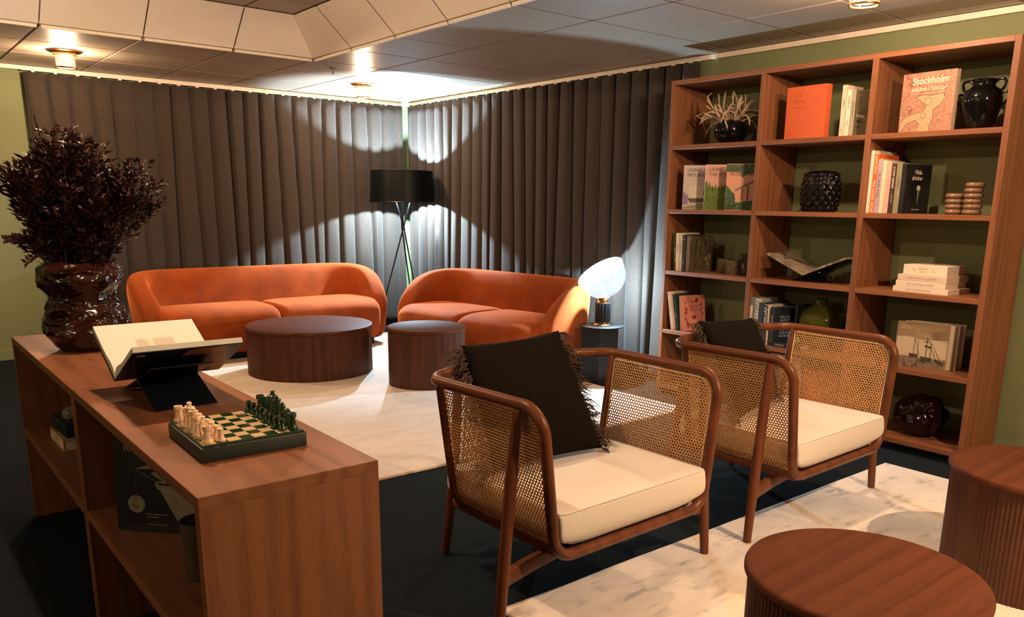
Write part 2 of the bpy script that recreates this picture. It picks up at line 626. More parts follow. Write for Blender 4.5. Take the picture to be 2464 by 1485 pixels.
lamps = [((CX1 - 2.5 * G, CY1 + 1.5 * G, ZC), 'caged brass ceiling lamp above the curtain by the leafy vase'),
         ((CX1 + 1.5 * G, CY1 + 1.5 * G, ZC), 'caged brass ceiling lamp near the curtained corner above the floor lamp'),
         ((CX1 + 1.5 * G, CY1 - 6.5 * G, ZC), 'caged brass ceiling lamp in front of the bookcase, at the top edge'),
         ((CX1 + 1.5 * G, CY1 - 14.5 * G, ZC), 'caged brass ceiling lamp behind the viewer on the right'),
         ((CX1 - .5 * G, CY1 - 10.5 * G, ZC), 'caged brass ceiling lamp added unseen behind the viewer to light the foreground'),  # unseen lamp added to light the front rug and chairs
         ((CX1 - 9.2 * G, CY1 - 6.5 * G, ZC), 'caged brass ceiling lamp on the far left of the room'),
         ((CX1 - 3.5 * G, CY1 - 2.5 * G, ZI), 'caged brass ceiling lamp in the raised coffer, left'),
         ((CX1 - 3.5 * G, CY1 - 5.5 * G, ZI), 'caged brass ceiling lamp in the raised coffer over the viewer')]
LF = [1.2, 1.3, 0.95, 1.8, 4.6, 1.0, 0.8, 1.2]
lp = lamp_proto()
for i, (p, lab) in enumerate(lamps):
    o = lp if i == 0 else copy_tree(lp)
    o.location = p
    tag(o, lab, 'lamp', 'caged ceiling lamps')
    for ch_ in o.children:
        if ch_.type == 'LIGHT' and LF[i] != 1:
            ch_.data = ch_.data.copy(); ch_.data.energy = E_LAMP * LF[i]

t = thing('sprinkler', 'small metal fire sprinkler under a ceiling tile beside the corner lamp', 'sprinkler', (3.09, 6.2, ZC))
bm = BM(); lathe(bm, [(0.0, 0), (0.024, 0), (0.022, -.005), (0.0, -.006)], 20, cap=False); link('escutcheon', bm, BRONZE, t, 40)
bm = BM()
lathe(bm, [(0.0, -.005), (0.008, -.005), (0.008, -.014), (0.0, -.014)], 12, cap=False)
for s in (-1, 1):
    tube(bm, [(s * .007, 0, -.014), (s * .012, 0, -.024), (s * .006, 0, -.038)], .002, 6)
lathe(bm, [(0.0, -.038), (0.012, -.038), (0.012, -.040), (0.0, -.041)], 14, cap=False)
link('body', bm, CHROME, t, 40)
bm = BM(); lathe(bm, [(0.0, -.015), (.0035, -.02), (.0035, -.033), (0, -.038)], 10, cap=False); link('bulb', bm, mat('red_glass', (.5, .05, .03), .1), t, 60)

# ------------------------------------------------------------------ rugs
RUG1 = rugmat('rug_cream', (0.70, 0.57, 0.45), (0.50, 0.30, 0.20), 0.4, 0.10)
RUG2 = rugmat('rug_mottled', (0.78, 0.66, 0.54), (0.30, 0.25, 0.19), 1.1, 0.22)
def rug(name, x0, y0, x1, y1, mt, label):
    bm = BM()
    n = 120
    rows = []
    def edge(t_):
        return 0.004 * noise.noise(Vector((t_ * 9, 3.3, x0)))
    # outline as slightly wavy rounded slab
    pts = []
    for k in range(n): pts.append((x0 + (x1 - x0) * k / n, y0 + edge(k / n)))
    for k in range(n): pts.append((x1 + edge(k / n + 2), y0 + (y1 - y0) * k / n))
    for k in range(n): pts.append((x1 + (x0 - x1) * k / n, y1 + edge(k / n + 4)))
    for k in range(n): pts.append((x0 + edge(k / n + 6), y1 + (y0 - y1) * k / n))
    c = Vector(((x0 + x1) / 2, (y0 + y1) / 2, 0))
    def ring(off, z):
        r = []
        for (x, y) in pts:
            dx = 1 if x < c.x else -1
            r.append((x + off * (1 if x < x0 + .02 else (-1 if x > x1 - .02 else 0)), y + off * (1 if y < y0 + .02 else (-1 if y > y1 - .02 else 0)), z))
        return r
    V = grid(bm, [ring(0, .001), ring(0, .009), ring(.004, .013), ring(.012, .014)], closed_v=True)
    bm.faces.new(V[-1])
    o = link(name, bm, mt, smooth=60)
    return tag(o, label, 'rug')
rug('rug', 1.20, 3.325, 4.13, 7.25, RUG1, 'cream rug under the orange sofas and the round tables at the back')
rug('rug', 1.50, -1.2, 4.06, 1.943, RUG2, 'beige mottled rug in the foreground under the cane chairs\' front feet')

# ------------------------------------------------------------------ curtains
def curtain(name, along, a0, a1, base, sgn, z0, z1, label, seed, period):
    """along 'x' or 'y'; base = coordinate of the pleat line, sgn = direction into the room"""
    bm = BM()
    L = a1 - a0
    nu = int(L / 0.0075)
    nz = 22
    rnd = random.Random(seed)
    nfold = int(L / period)
    amp = [rnd.uniform(.45, 1.25) for _ in range(nfold + 3)]
    sh = [rnd.uniform(-.30, .30) for _ in range(nfold + 3)]
    drift = [rnd.uniform(-.035, .035) for _ in range(nfold + 3)]
    rows = []
    for i in range(nu + 1):
        u = i / nu * L
        q = u / period + .22 * noise.noise(Vector((u * 1.7, seed, 0)))
        q = min(max(q, 0), nfold + .99)
        k = int(q)
        fr = q - k
        a = amp[k] * (1 - fr) + amp[k + 1] * fr
        s = sh[k] * (1 - fr) + sh[k + 1] * fr
        row = []
        for j in range(nz + 1):
            z = z0 + (z1 - z0) * j / nz
            f = 1 - j / nz
            ph = 2 * pi * (q + s * f)
            # pleats: one steep side, one long side
            d = (abs(sin(ph / 2 + .25 * sin(ph))) ** .75 * 1.5 - .8) * (0.036 + .014 * f) * a + 0.012 * f * sin(0.5 * ph + 1.3 * seed)
            dd = u + f * (drift[k] * (1 - fr) + drift[k + 1] * fr) * 0.9 + 0.010 * cos(ph)
            dd = min(max(dd, 0), L)
            if along == 'x':
                row.append((a0 + dd, base + sgn * (0.05 + d), z))
            else:
                row.append((base + sgn * (0.05 + d), a0 + dd, z))
        rows.append(row)
    grid(bm, rows)
    t = thing(name, label, 'curtain', group='dark brown wool curtains')
    fab = link('fabric', bm, CURT, t, 80)
    sm = fab.modifiers.new('thickness', 'SOLIDIFY'); sm.thickness = 0.003
    bm = BM()
    if along == 'x': box(bm, (a0, base - sgn * -.03, z1 + .012), (a1, base + sgn * .055, z1 + .02))
    else: box(bm, (base - sgn * -.03, a0, z1 + .012), (base + sgn * .055, a1, z1 + .02))
    link('rail', bm, WHITE, t)
    g = None
    for k in range(nfold):
        u = (k + .5) * period
        p = (a0 + u, base + sgn * .045, z1 + .004) if along == 'x' else (base + sgn * .045, a0 + u, z1 + .004)
        if g is None:
            bm = BM(); box(bm, (-.012, -.012, -.012), (.012, .012, .010), .003)
            g = link('glider', bm, WHITE, t, 40)
            g.location = p
        else:
            c = g.copy(); C.objects.link(c); c.parent = t; c.location = p
    return t
curtain('curtain', 'x', 1.19, 4.61, 7.77, -1, .015, 2.275, 'dark brown pleated curtain on the back wall behind the long sofa', 3, .158)
curtain('curtain', 'y', 3.83, 7.65, 4.70, -1, .015, 2.275, 'dark brown pleated curtain on the right wall beside the bookcase', 5, .158)
# ================================================================== DRUM TABLES
def drum(R, h, loc, label, nfl, group):
    t = thing('drum_table', label, 'table', (loc[0], loc[1], 0.014 if loc[2] else 0.0), 0, group)
    bm = BM()
    n = nfl * 6
    prof = [0, .0022, .0034, .0034, .0022, 0]
    rr = R - .010
    rows = []
    for z in (0.0, h - .024):
        rows.append([((rr - .004 + prof[k % 6]) * cos(2 * pi * k / n), (rr - .004 + prof[k % 6]) * sin(2 * pi * k / n), z) for k in range(n)])
    V = grid(bm, rows, closed_v=True)
    bm.faces.new(V[0])
    link('fluted_body', bm, DK_Z, t, 60)
    bm = BM()
    lathe(bm, [(R - .02, h - .024), (R - .004, h - .024), (R, h - .020), (R, h - .010), (R - .003, h - .004), (R - .009, h - .001), (R - .018, h), (R * .5, h), (0.001, h)], 96, cap=True)
    link('tabletop', bm, DK_T, t, 40)
    return t
GR = 'dark wooden drum tables'
drum(.486, .369, (2.665, 5.918, 1), 'wide low dark brown fluted round coffee table before the long sofa', 200, GR)
drum(.291, .424, (3.159, 5.002, 1), 'small dark brown fluted drum table beside the wide coffee table', 120, GR)
drum(.290, .424, (1.846, .903, 1), 'brown fluted drum table in the foreground cut by the bottom edge', 120, GR)
drum(.290, .424, (3.135, .945, 1), 'dark fluted drum table cut by the right edge in front of the bookcase', 120, GR)

# ================================================================== SOFAS
def spow(v, e):
    return math.copysign(abs(v) ** e, v)

def sofa(loc, rz, W, D, label, vel):
    t = thing('sofa', label, 'sofa', loc, rz, 'curved orange velvet sofas')
    # local: x along the width, front towards -y, origin on the floor under the middle
    th = 0.19
    hw, hd = W / 2 - th / 2, D / 2 - th / 2
    R = 0.34
    # plan path of the shell's centre line from front-left round the back to front-right
    P = []
    yf = -D / 2 + .13
    nA = 16
    for k in range(nA): P.append((-hw + .0 + .035 * (1 - k / nA) ** 2, yf + (hd - R - yf) * k / nA))
    for k in range(13):
        a = pi - k * pi / 24
        P.append((-hw + R + R * cos(a), hd - R + R * sin(a)))
    nB = 24
    for k in range(1, nB): P.append((-hw + R + (2 * hw - 2 * R) * k / nB, hd))
    Q = [(-x, y) for x, y in P[:nA + 13]][::-1]
    P = P + Q
    n = len(P)
    rows = []
    ns = 28
    for i, (x, y) in enumerate(P):
        a, b_ = P[max(i - 1, 0)], P[min(i + 1, n - 1)]
        d = Vector((b_[0] - a[0], b_[1] - a[1], 0)).normalized()
        nrm = Vector((-d.y, d.x, 0))           # outward
        # height: full along the back, sweeping down along the arms
        s = min(1.0, max(0.0, (y - yf) / (hd - .05 - yf)))
        hgt = 0.30 + (0.718 - 0.30) * (1 - (1 - s) ** 2.3) ** 0.62
        k_end = min(i, n - 1 - i)
        pin = min(1.0, (k_end + .15) / 3.0) ** .5
        tt = th * (0.42 + .58 * pin)
        z0 = 0.045
        zc, hh = (z0 + hgt) / 2, (hgt - z0) / 2
        row = []
        for k in range(ns):
            a_ = 2 * pi * k / ns
            ox = spow(cos(a_), .62) * tt / 2
            oz = spow(sin(a_), .50) * hh * (0.80 + .20 * pin)
            lean = .035 * (oz / .33) - .03 * max(0, -oz / .33) ** 2
            p = Vector((x, y, zc + oz)) + nrm * (ox + lean * (1 if ox > -1 else 0))
            row.append(p)
        rows.append(row)
    bm = BM()
    V = grid(bm, rows, closed_v=True)
    for row in (V[0], V[-1]):
        c = Vector((0, 0, 0))
        for v in row: c += v.co
        cv = bm.verts.new(c / len(row) - Vector((0, .02, 0)))
        for k in range(len(row)):
            bm.faces.new((row[k], row[(k + 1) % len(row)], cv))
    o = link('backrest', bm, vel, t, 180)
    sd = o.modifiers.new('soft', 'SUBSURF'); sd.levels = sd.render_levels = 1
    # two deep seat cushions that bulge out in front
    def seat(x0, x1, sgn):
        bm = BM()
        rows = []
        nu, nv = 26, 40
        yb, yfr = D / 2 - th * .75, -D / 2 - .02
        for i in range(nu + 1):
            u = -1 + 2 * i / nu
            # superellipse section through the seat, lofted in x with rounded ends
            e = (1 - abs(u) ** 5) ** .30 if abs(u) < 1 else 0.0
            x = (x0 + x1) / 2 + u * (x1 - x0) / 2
            outer = u * sgn
            row = []
            for j in range(nv):
                a = 2 * pi * j / nv
                cy, cz = (yb + yfr) / 2, .235
                ry, rz_ = (yb - yfr) / 2, .195
                py = spow(cos(a), .55) * ry
                pz = spow(sin(a), .50) * rz_
                if outer > 0.45 and py < 0:
                    py *= 1 - .22 * ((outer - .45) / .55) ** 2
                py *= (.90 + .10 * e)
                pz *= (.84 + .16 * e)
                if pz < 0 and py < 0: py *= 1 - .13 * (pz / rz_) ** 2
                pz += .012 * e * (1 if pz > 0 else 0)
                row.append((x, cy + py, cz + pz))
            rows.append(row)
        V = grid(bm, rows, closed_v=True)
        for row in (V[0], V[-1]):
            bm.faces.new(row)
        o = link('seat_cushion', bm, vel, t, 180)
        sd = o.modifiers.new('soft', 'SUBSURF'); sd.levels = sd.render_levels = 1
    seat(-W / 2 + .12, .002, -1)
    seat(-.002, W / 2 - .12, 1)
    bm = BM()
    box(bm, (-W / 2 + .18, -D / 2 + .12, 0.001), (W / 2 - .18, D / 2 - .12, .06), .01)
    link('plinth', bm, BLACKM, t)
    return t
sofa((2.745, 7.00, .014), 0, 2.20, .82, 'long curved orange velvet sofa along the back curtain', ORANGE)
sofa((4.06, 5.42, .014), radians(-82 ), 1.86, .84, 'shorter curved orange velvet sofa along the right-hand curtain', ORANGE)

# ================================================================== FLOOR LAMP
t = thing('floor_lamp', 'black drum-shade floor lamp on crossed tripod legs in the corner', 'lamp', (4.26, 7.15, 0.0))
bm = BM()
n = 120
fl = lambda a, z: 1 + .0025 * (1 if int(round(a / (2 * pi) * n)) % 2 else -1)
lathe(bm, [(.318, 1.31), (.300, 1.61)], n, cap=False, f=fl)
lathe(bm, [(.320, 1.308), (.322, 1.314), (.318, 1.320)], n, cap=False)
lathe(bm, [(.301, 1.604), (.303, 1.610), (.299, 1.614)], n, cap=False)
sh = link('lamp_shade', bm, mat('black_ribbon', (.003, .0035, .004), .4, spec=.15), t, 20)
bm = BM(); lathe(bm, [(.313, 1.312), (.295, 1.608)], 64, cap=False)
link('shade_lining', bm, SHADE_IN, t, 60)
bm = BM(); lathe(bm, [(.222, 1.600), (.222, 1.604), (.299, 1.606), (.299, 1.602)], 64, cap=False)
link('light_limit_ring', bm, BLACKM, t, 40)  # unseen ring added to narrow the lamp's upward light
bm = BM()
for k in range(3):
    a = k * 2 * pi / 3 + .4
    tube(bm, [(0, 0, 1.40), (.30 * cos(a), .30 * sin(a), 1.42)], .003, 6)
tube(bm, [(0, 0, 1.08), (0, 0, 1.36)], .008, 10)
lathe(bm, [(0, 1.355), (.018, 1.355), (.018, 1.405), (0, 1.405)], 16, cap=False)
link('shade_carrier', bm, BLACKM, t, 60)
for k in range(3):
    a = k * 2 * pi / 3 + 2.75
    bm = BM()
    tube(bm, [(-.085 * cos(a) + .02 * sin(a), -.085 * sin(a) - .02 * cos(a), 1.33), (.012 * -sin(a), .012 * cos(a), 1.06), (.30 * cos(a), .30 * sin(a), 0.004)], [.008, .008, .006], 8)
    link('leg', bm, BLACKM, t, 60)
bm = BM(); lathe(bm, [(0, 1.412), (.012, 1.416), (.026, 1.443), (.018, 1.468), (0, 1.478)], 20, cap=False)
link('bulb', bm, emit('cool_bulb', (.85, .95, 1.0), 12, .5), t, 60)
ld = bpy.data.lights.new('floor_lamp_bulb', 'POINT'); ld.energy = E_FLOOR; ld.color = COOL; ld.shadow_soft_size = .018
lo = bpy.data.objects.new('bulb_light', ld); C.objects.link(lo); lo.parent = t; lo.location = (0, 0, 1.450)

# ================================================================== SIDE TABLE + TABLE LAMP
t = thing('side_table', 'small black metal side table under the white glass lamp', 'table', (4.281, 4.312, 0))
bm = BM(); lathe(bm, [(0, .425), (.166, .425), (.167, .428), (.166, .431), (0, .431)], 64, cap=False); link('tabletop', bm, BLACKM, t, 40)
bm = BM()
A_, B_, C_ = Vector((-.135, .085, 0)), Vector((-.10, -.07, 0)), Vector((.02, -.150, 0))
tri = [A_, B_, C_]
for p, q in ((A_, B_), (B_, C_)):
    d = (q - p).normalized(); nn = Vector((-d.y, d.x, 0)) * .003
    vs = [bm.verts.new(v) for v in (p - nn, q - nn, q + nn, p + nn)] + [bm.verts.new(v + Vector((0, 0, .425))) for v in (p - nn, q - nn, q + nn, p + nn)]
    for f in ((3, 2, 1, 0), (4, 5, 6, 7), (0, 1, 5, 4), (1, 2, 6, 5), (2, 3, 7, 6), (3, 0, 4, 7)):
        bm.faces.new([vs[i] for i in f])
link('folded_plate_leg', bm, BLACKM, t)
bm = BM(); lathe(bm, [(0, 0), (.15, 0), (.15, .006), (0, .006)], 48, cap=False); link('base', bm, BLACKM, t, 40)

t = thing('table_lamp', 'white tilted glass bowl lamp with black fluted column on the side table', 'lamp', (4.281, 4.312, .4315))
bm = BM()
lathe(bm, [(0, 0), (.066, 0), (.066, .006), (.056, .010), (.050, .016), (.050, .020), (0, .020)], 40, cap=False)
for k in range(3):
    a = k * 2 * pi / 3
    lathe(bm, [(0, .006), (.012, .006), (.012, .03), (0, .03)], 12, (.045 * cos(a), .045 * sin(a), 0), cap=False)
link('brass_foot', bm, BRASS, t, 40)
bm = BM(); nf = 16
lathe(bm, [(0.0, .026), (.058, .026), (.058, .170), (0.0, .170)], nf * 6, cap=False, f=lambda a, z: 1 - .10 * abs(sin(a * nf / 2)) ** .6)
link('fluted_column', bm, BLACKM, t, 40)
bm = BM(); lathe(bm, [(0, .170), (.040, .170), (.040, .192), (.048, .200), (.048, .212), (0, .212)], 32, cap=False); link('neck', bm, BRASS, t, 40)
# tilted bowl and reflector
u = Vector((-.048, .637, .769)).normalized()
zax = u
xax = Vector((1, 0, 0)); xax = (xax - zax * xax.dot(zax)).normalized(); yax = zax.cross(xax)
Mt = Matrix((( xax.x, yax.x, zax.x, 0), (xax.y, yax.y, zax.y, 0), (xax.z, yax.z, zax.z, 0), (0, 0, 0, 1)))
Mb = T(-.008, .036, .400) @ Mt
BOWL = bpy.data.materials.new('lit_glass_bowl'); BOWL.use_nodes = True
tt = BOWL.node_tree; tt.nodes.remove(tt.nodes['Principled BSDF'])
e_ = N(tt, 'ShaderNodeEmission'); e_.inputs[0].default_value = (.80, .90, 1, 1); e_.inputs[1].default_value = 1.35
tr = N(tt, 'ShaderNodeBsdfTransparent'); tr.inputs[0].default_value = (.93, .97, 1, 1)
gl = N(tt, 'ShaderNodeBsdfGlossy'); gl.inputs['Roughness'].default_value = .05
m1 = N(tt, 'ShaderNodeMixShader'); m1.inputs[0].default_value = .50
m2_ = N(tt, 'ShaderNodeMixShader'); m2_.inputs[0].default_value = .06
tt.links.new(e_.outputs[0], m1.inputs[1]); tt.links.new(tr.outputs[0], m1.inputs[2])
tt.links.new(m1.outputs[0], m2_.inputs[1]); tt.links.new(gl.outputs[0], m2_.inputs[2])
tt.links.new(m2_.outputs[0], tt.nodes['Material Output'].inputs[0])
bm = BM()
prof = []
for k in range(15):
    a = -pi / 2 * (1 - k / 14) * .97
    prof.append((.182 * cos(a) ** .82 if k else .035, .200 * sin(a)))
lathe(bm, prof, 64, cap=False, M=Mb)
link('glass_bowl', bm, BOWL, t, 80)
bm = BM()
lathe(bm, [(.001, .022), (.07, .020), (.13, .012), (.170, .002), (.184, -.004), (.186, -.008), (.182, -.010), (.168, -.004), (.13, .006), (.07, .014), (.001, .016)], 64, cap=False, M=Mb)
link('reflector', bm, emit('lit_reflector', (.86, .95, 1.0), 3.0), t, 80)
ld = bpy.data.lights.new('table_lamp_bulb', 'POINT'); ld.energy = E_TABLE; ld.color = COOL; ld.shadow_soft_size = .012
lo = bpy.data.objects.new('bulb_light', ld); C.objects.link(lo); lo.parent = t
q_ = Mb @ Vector((0, 0, -.152)); lo.location = q_

# ================================================================== CANE CHAIRS
WA_, HA = .418, .733
def xside(z):
    """half width of the chair's side surface at height z (the U section)"""
    if z > .36: return .365 + (WA_ - .365) * (z - .36) / (HA - .36)
    s = (.36 - z) / (.36 - .257)
    s = min(max(s, 0), 1)
    return .365 - .012 * s - .075 * (1 - sqrt(max(0, 1 - s * s)))

def cane_panel(bm, surf, U, Vh, inside, px=.0125, py=.0108):
    """open cane weave: hexagonal cells round holes, on surf(u, v)"""
    nu, nv = int(U / px) + 2, int(Vh / py) + 2
    for j in range(-1, nv):
        for i in range(-1, nu):
            cx = (i + (.5 if j % 2 else 0)) * px
            cy = j * py
            if not inside(cx, cy): continue
            outer, inner = [], []
            for k in range(6):
                a = pi / 6 + k * pi / 3
                outer.append((cx + px / 2 * 1.1547 * cos(a), cy + py / 1.5 * sin(a), .0009 * (1 if k % 2 else -1)))
                inner.append((cx + px * .325 * cos(a), cy + py * .37 * sin(a), .0004))
            vo = [bm.verts.new(surf(*p)) for p in outer]
            vi = [bm.verts.new(surf(*p)) for p in inner]
            for k in range(6):
                bm.faces.new((vo[k], vo[(k + 1) % 6], vi[(k + 1) % 6], vi[k]))

def make_chair():
    t = thing('armchair', '', 'armchair')
    r = .0185
    F = -.085
    # one continuous rail: back, arms, front uprights, bottom
    half = [(.0, .548, HA, 0), (.30, .535, HA, .10), (.432, .47, HA, .10), (WA_, F, HA + .004, .085), (.358, F, .256, .085), (0, F, .256, 0)]
    pts = [half[0]] + half[1:5] + [half[5]] + [(-x, y, z, rr) for (x, y, z, rr) in half[4:0:-1]]
    path = smooth_path(pts, seg=9, closed=True)
    # resample long spans
    dense = []
    for i in range(len(path)):
        a, b_ = path[i], path[(i + 1) % len(path)]
        k = max(1, int((b_ - a).length / .05))
        for s in range(k): dense.append(a.lerp(b_, s / k))
    bm = BM(); tube(bm, dense, r, 14, closed=True)
    link('frame_rail', bm, CH_W, t, 60)
    # rear posts of the side panels, bending in under the seat like the front
    for s in (-1, 1):
        P = [(s * xside(z), .435, z) for z in (.725, .65, .55, .45, .38, .34, .31, .29, .275, .262)] + [(s * .24, .435, .255)]
        bm = BM(); tube(bm, P, .0135, 10, sq=(1.35, .95))
        link('rear_post', bm, CH_Z, t, 60)
    # side rails below the cane, and the seat platform
    for s in (-1, 1):
        bm = BM(); box(bm, (s * .292 - .022, F + .01, .232), (s * .292 + .022, .52, .266), .008, 3)
        link('side_rail', bm, CH_W, t, 60)
    bm = BM(); box(bm, (-.29, F + .02, .252), (.29, .52, .266), .003)
    link('seat_base', bm, mat('dark_webbing', (.02, .012, .008), .8), t)
    # cross rails between the legs, dipping at their ends
    for (yy, xe, ze) in ((.015, .488, .190), (.590, .262, .225)):
        bm = BM()
        rows = []
        for k in range(25):
            u_ = -1 + 2 * k / 24
            zc = ze + (.238 - ze) * (1 - abs(u_) ** 2.2)
            hh = .020 + .006 * abs(u_)
            ww = .013
            rows.append([(u_ * xe, yy + dy * ww, zc + dz * hh) for dy, dz in ((-1, -.8), (-.8, -1), (.8, -1), (1, -.8), (1, .8), (.8, 1), (-.8, 1), (-1, .8))])
        V = grid(bm, rows, closed_v=True)
        for row in (V[0], V[-1]): bm.faces.new(row)
        link('stretcher', bm, CH_W, t, 50)
    # legs
    for s in (-1, 1):
        bm = BM(); tube(bm, [(s * .440, .004, .722), (s * .462, .004, .50), (s * .487, .003, .24), (s * .510, 0, 0)], [.0165, .0205, .0195, .0165], 14)
        link('leg', bm, CH_Z, t, 60)
    for s in (-1, 1):
        bm = BM(); tube(bm, [(s * .262, .545, .725), (s * .262, .566, .45), (s * .263, .590, .25), (s * .265, .635, 0)], [.0165, .019, .018, .016], 14)
        link('leg', bm, CH_Z, t, 60)
    # side cane panels
    y0, y1, z0, z1 = F + .010, .430, .262, HA - .008
    # arc length param along the U section
    zs_, acc = [], []
    L = 0; z = z1; prev = (xside(z), z)
    while z > z0:
        zs_.append(z); acc.append(L)
        z -= .004
        cur = (xside(z), z); L += sqrt((cur[0] - prev[0]) ** 2 + (cur[1] - prev[1]) ** 2); prev = cur
    zs_.append(z0); acc.append(L)
    def zat(v):
        v = min(max(v, 0), L)
        lo_, hi_ = 0, len(acc) - 1
        while hi_ - lo_ > 1:
            mid = (lo_ + hi_) // 2
            if acc[mid] <= v: lo_ = mid
            else: hi_ = mid
        f = (v - acc[lo_]) / max(1e-6, acc[hi_] - acc[lo_])
        return zs_[lo_] + (zs_[hi_] - zs_[lo_]) * f
    R = .085
    def inside(u_, v):
        if u_ < 0 or u_ > y1 - y0 or v < 0 or v > L: return False
        if u_ < R and v < R and (u_ - R) ** 2 + (v - R) ** 2 > (R + .004) ** 2: return False
        return True
    for s in (-1, 1):
        surf = lambda u_, v, h: Vector((s * (xside(zat(v)) + h), y0 + u_, zat(v)))
        bm = BM(); cane_panel(bm, surf, y1 - y0, L, inside)
        link('cane_panel', bm, CANE, t)
        # binding strip around the inside of the panel
        path = []
        e = .012
        path.append((y1 - y0 - e, L * .97)); path.append((y1 - y0 - e, e))
        for k in range(9):
            a = pi / 2 * k / 8
            path.append((R - (R - e) * sin(a), R - (R - e) * cos(a)))
        path.append((e, L * .97))
        dn_ = []
        for i in range(len(path) - 1):
            a, b_ = Vector(path[i]), Vector(path[i + 1])
            kk = max(1, int((b_ - a).length / .02))
            for q in range(kk): dn_.append(a.lerp(b_, q / kk))
        dn_.append(Vector(path[-1]))
        bm = BM(); tube(bm, [surf(p.x, p.y, -.003) for p in dn_], .0028, 6)
        link('cane_binding', bm, CANE_E, t, 60)
    # the narrower back panel
    bw, zb0, zb1 = .235, .30, HA - .01
    ybk = lambda z: .545 + .075 * (HA - z)
    bm = BM(); cane_panel(bm, lambda u_, v, h: Vector((-bw + u_, ybk(zb1 - v) + h, zb1 - v)), 2 * bw, zb1 - zb0, lambda u_, v: 0 < u_ < 2 * bw and 0 < v < zb1 - zb0)
    link('back_cane_panel', bm, CANE, t)
    bm = BM()
    tube(bm, [(-bw + .008, ybk(zb0) - .004, zb0), (-bw + .008, ybk(zb1 - .012) - .004, zb1 - .014), (bw - .008, ybk(zb1 - .012) - .004, zb1 - .014), (bw - .008, ybk(zb0) - .004, zb0)], .0028, 6)
    link('cane_binding', bm, CANE_E, t, 60)
    # seat cushion
    bm = BM()
    box(bm, (-.352, F - .012, .276), (.352, .49, .402), .0)
    bmesh.ops.subdivide_edges(bm, edges=list(bm.edges), cuts=12, use_grid_fill=True)
    for v in bm.verts:
        x, y, z = v.co
        u_, v_, w_ = x / .352, (y - .20) / .29, (z - .339) / .063
        # round the lower corners so it sits in the frame's U, keep a crisp piped top edge
        if w_ < 0:
            k = min(1, -w_) ** 2.2
            v.co.x *= 1 - .11 * k * abs(u_) ** 4
            v.co.y -= (v_) * .02 * k * abs(v_) ** 4
            v.co.z += .022 * abs(u_) ** 8 * k
        puff = (1 - abs(u_) ** 4) * (1 - abs(v_) ** 4)
        v.co.z += puff * (.010 if w_ > 0 else 0) * abs(w_)
        if abs(w_) < .99: v.co.y += (-1 if v_ < 0 else 1) * .008 * (1 - w_ * w_) * (abs(v_) > .98)
    cu = link('seat_cushion', bm, CREAM, t, 180)
    bv = cu.modifiers.new('edge', 'BEVEL'); bv.width = .012; bv.segments = 3; bv.limit_method = 'ANGLE'; bv.angle_limit = radians(50)
    bm = BM()
    tube(bm, smooth_path([(-.350, F - .012, .400, .02), (.350, F - .012, .400, .02), (.350, .49, .400, .02), (-.350, .49, .400, .02)], seg=4, closed=True), .0032, 6, closed=True)
    link('piping', bm, CREAM, cu, 60)
    return t
ch = make_chair()
tag(ch, 'front cane armchair with cream seat cushion, left of the pair', 'armchair', 'wood and cane armchairs')
ch.location = (1.878, 1.794, .012); ch.rotation_euler.z = .02
c2 = copy_tree(ch)
tag(c2, 'rear cane armchair with cream seat cushion, right of the pair before the bookcase', 'armchair', 'wood and cane armchairs')
c2.location = (3.118, 1.778, .012); c2.rotation_euler.z = .022

# ================================================================== PILLOWS
def pillow(BL, BR, TL, TR, label, seed):
    BL, BR, TL, TR = map(Vector, (BL, BR, TL, TR))
    o0 = (BL + BR) / 2
    t = thing('throw_pillow', label, 'pillow', o0, 0, 'black fringed pillows')
    rnd = random.Random(seed)
    n = 26
    nrm = (BR - BL).cross(TL - BL).normalized()
    if nrm.y > 0: nrm = -nrm
    bm = BM()
    for side in (1, -1):
        rows = []
        for i in range(n + 1):
            row = []
            for j in range(n + 1):
                u_, v = i / n, j / n
                p = (BL * (1 - u_) + BR * u_) * (1 - v) + (TL * (1 - u_) + TR * u_) * v
                a, b_ = 1 - (2 * u_ - 1) ** 2, 1 - (2 * v - 1) ** 2
                # sides pulled in a little between the corners
                cen = (BL + BR + TL + TR) / 4
                p = p + (cen - p) * (.05 * (a * (1 - b_) + b_ * (1 - a)))
                th = .068 * (max(a, 0) * max(b_, 0)) ** .42 * (1 + .12 * noise.noise(Vector((u_ * 4, v * 4, seed))))
                th += .004 * noise.noise(Vector((u_ * 11, v * 11, seed + side * 3))) * min(1, a * b_ * 6)
                row.append(p + nrm * th * side - o0)
            rows.append(row)
        grid(bm, rows)
    bmesh.ops.remove_doubles(bm, verts=bm.verts, dist=.0005)
    link('cover', bm, BLACKF, t, 180)
    # fringe on the two side edges: twisted tassels
    for (a, b_, out) in ((BL, TL, (BL - BR).normalized()), (BR, TR, (BR - BL).normalized())):
        bm = BM()
        nt_ = 46
        for k in range(nt_):
            f = (k + rnd.uniform(0, .9)) / nt_
            base = a.lerp(b_, f)
            cen = (a + b_) / 2
            bb = 1 - (2 * f - 1) ** 2
            base = base - out * .024 * bb
            for q in range(6):
                d = (out + Vector((rnd.uniform(-.5, .5), rnd.uniform(-.6, .3), rnd.uniform(-1.0, .25)))).normalized()
                L = rnd.uniform(.040, .085)
                p1 = base + d * L * .5 + Vector((rnd.uniform(-.006, .006), rnd.uniform(-.006, .006), rnd.uniform(-.01, .004)))
                p2 = base + d * L + Vector((rnd.uniform(-.012, .012), rnd.uniform(-.012, .012), rnd.uniform(-.022, .0)))
                tube(bm, [base - out * .006 - o0, p1 - o0, p2 - o0], [.0026, .0018, .0007], 4, caps=False)
        link('fringe', bm, FRINGE, t, 60)
    return t
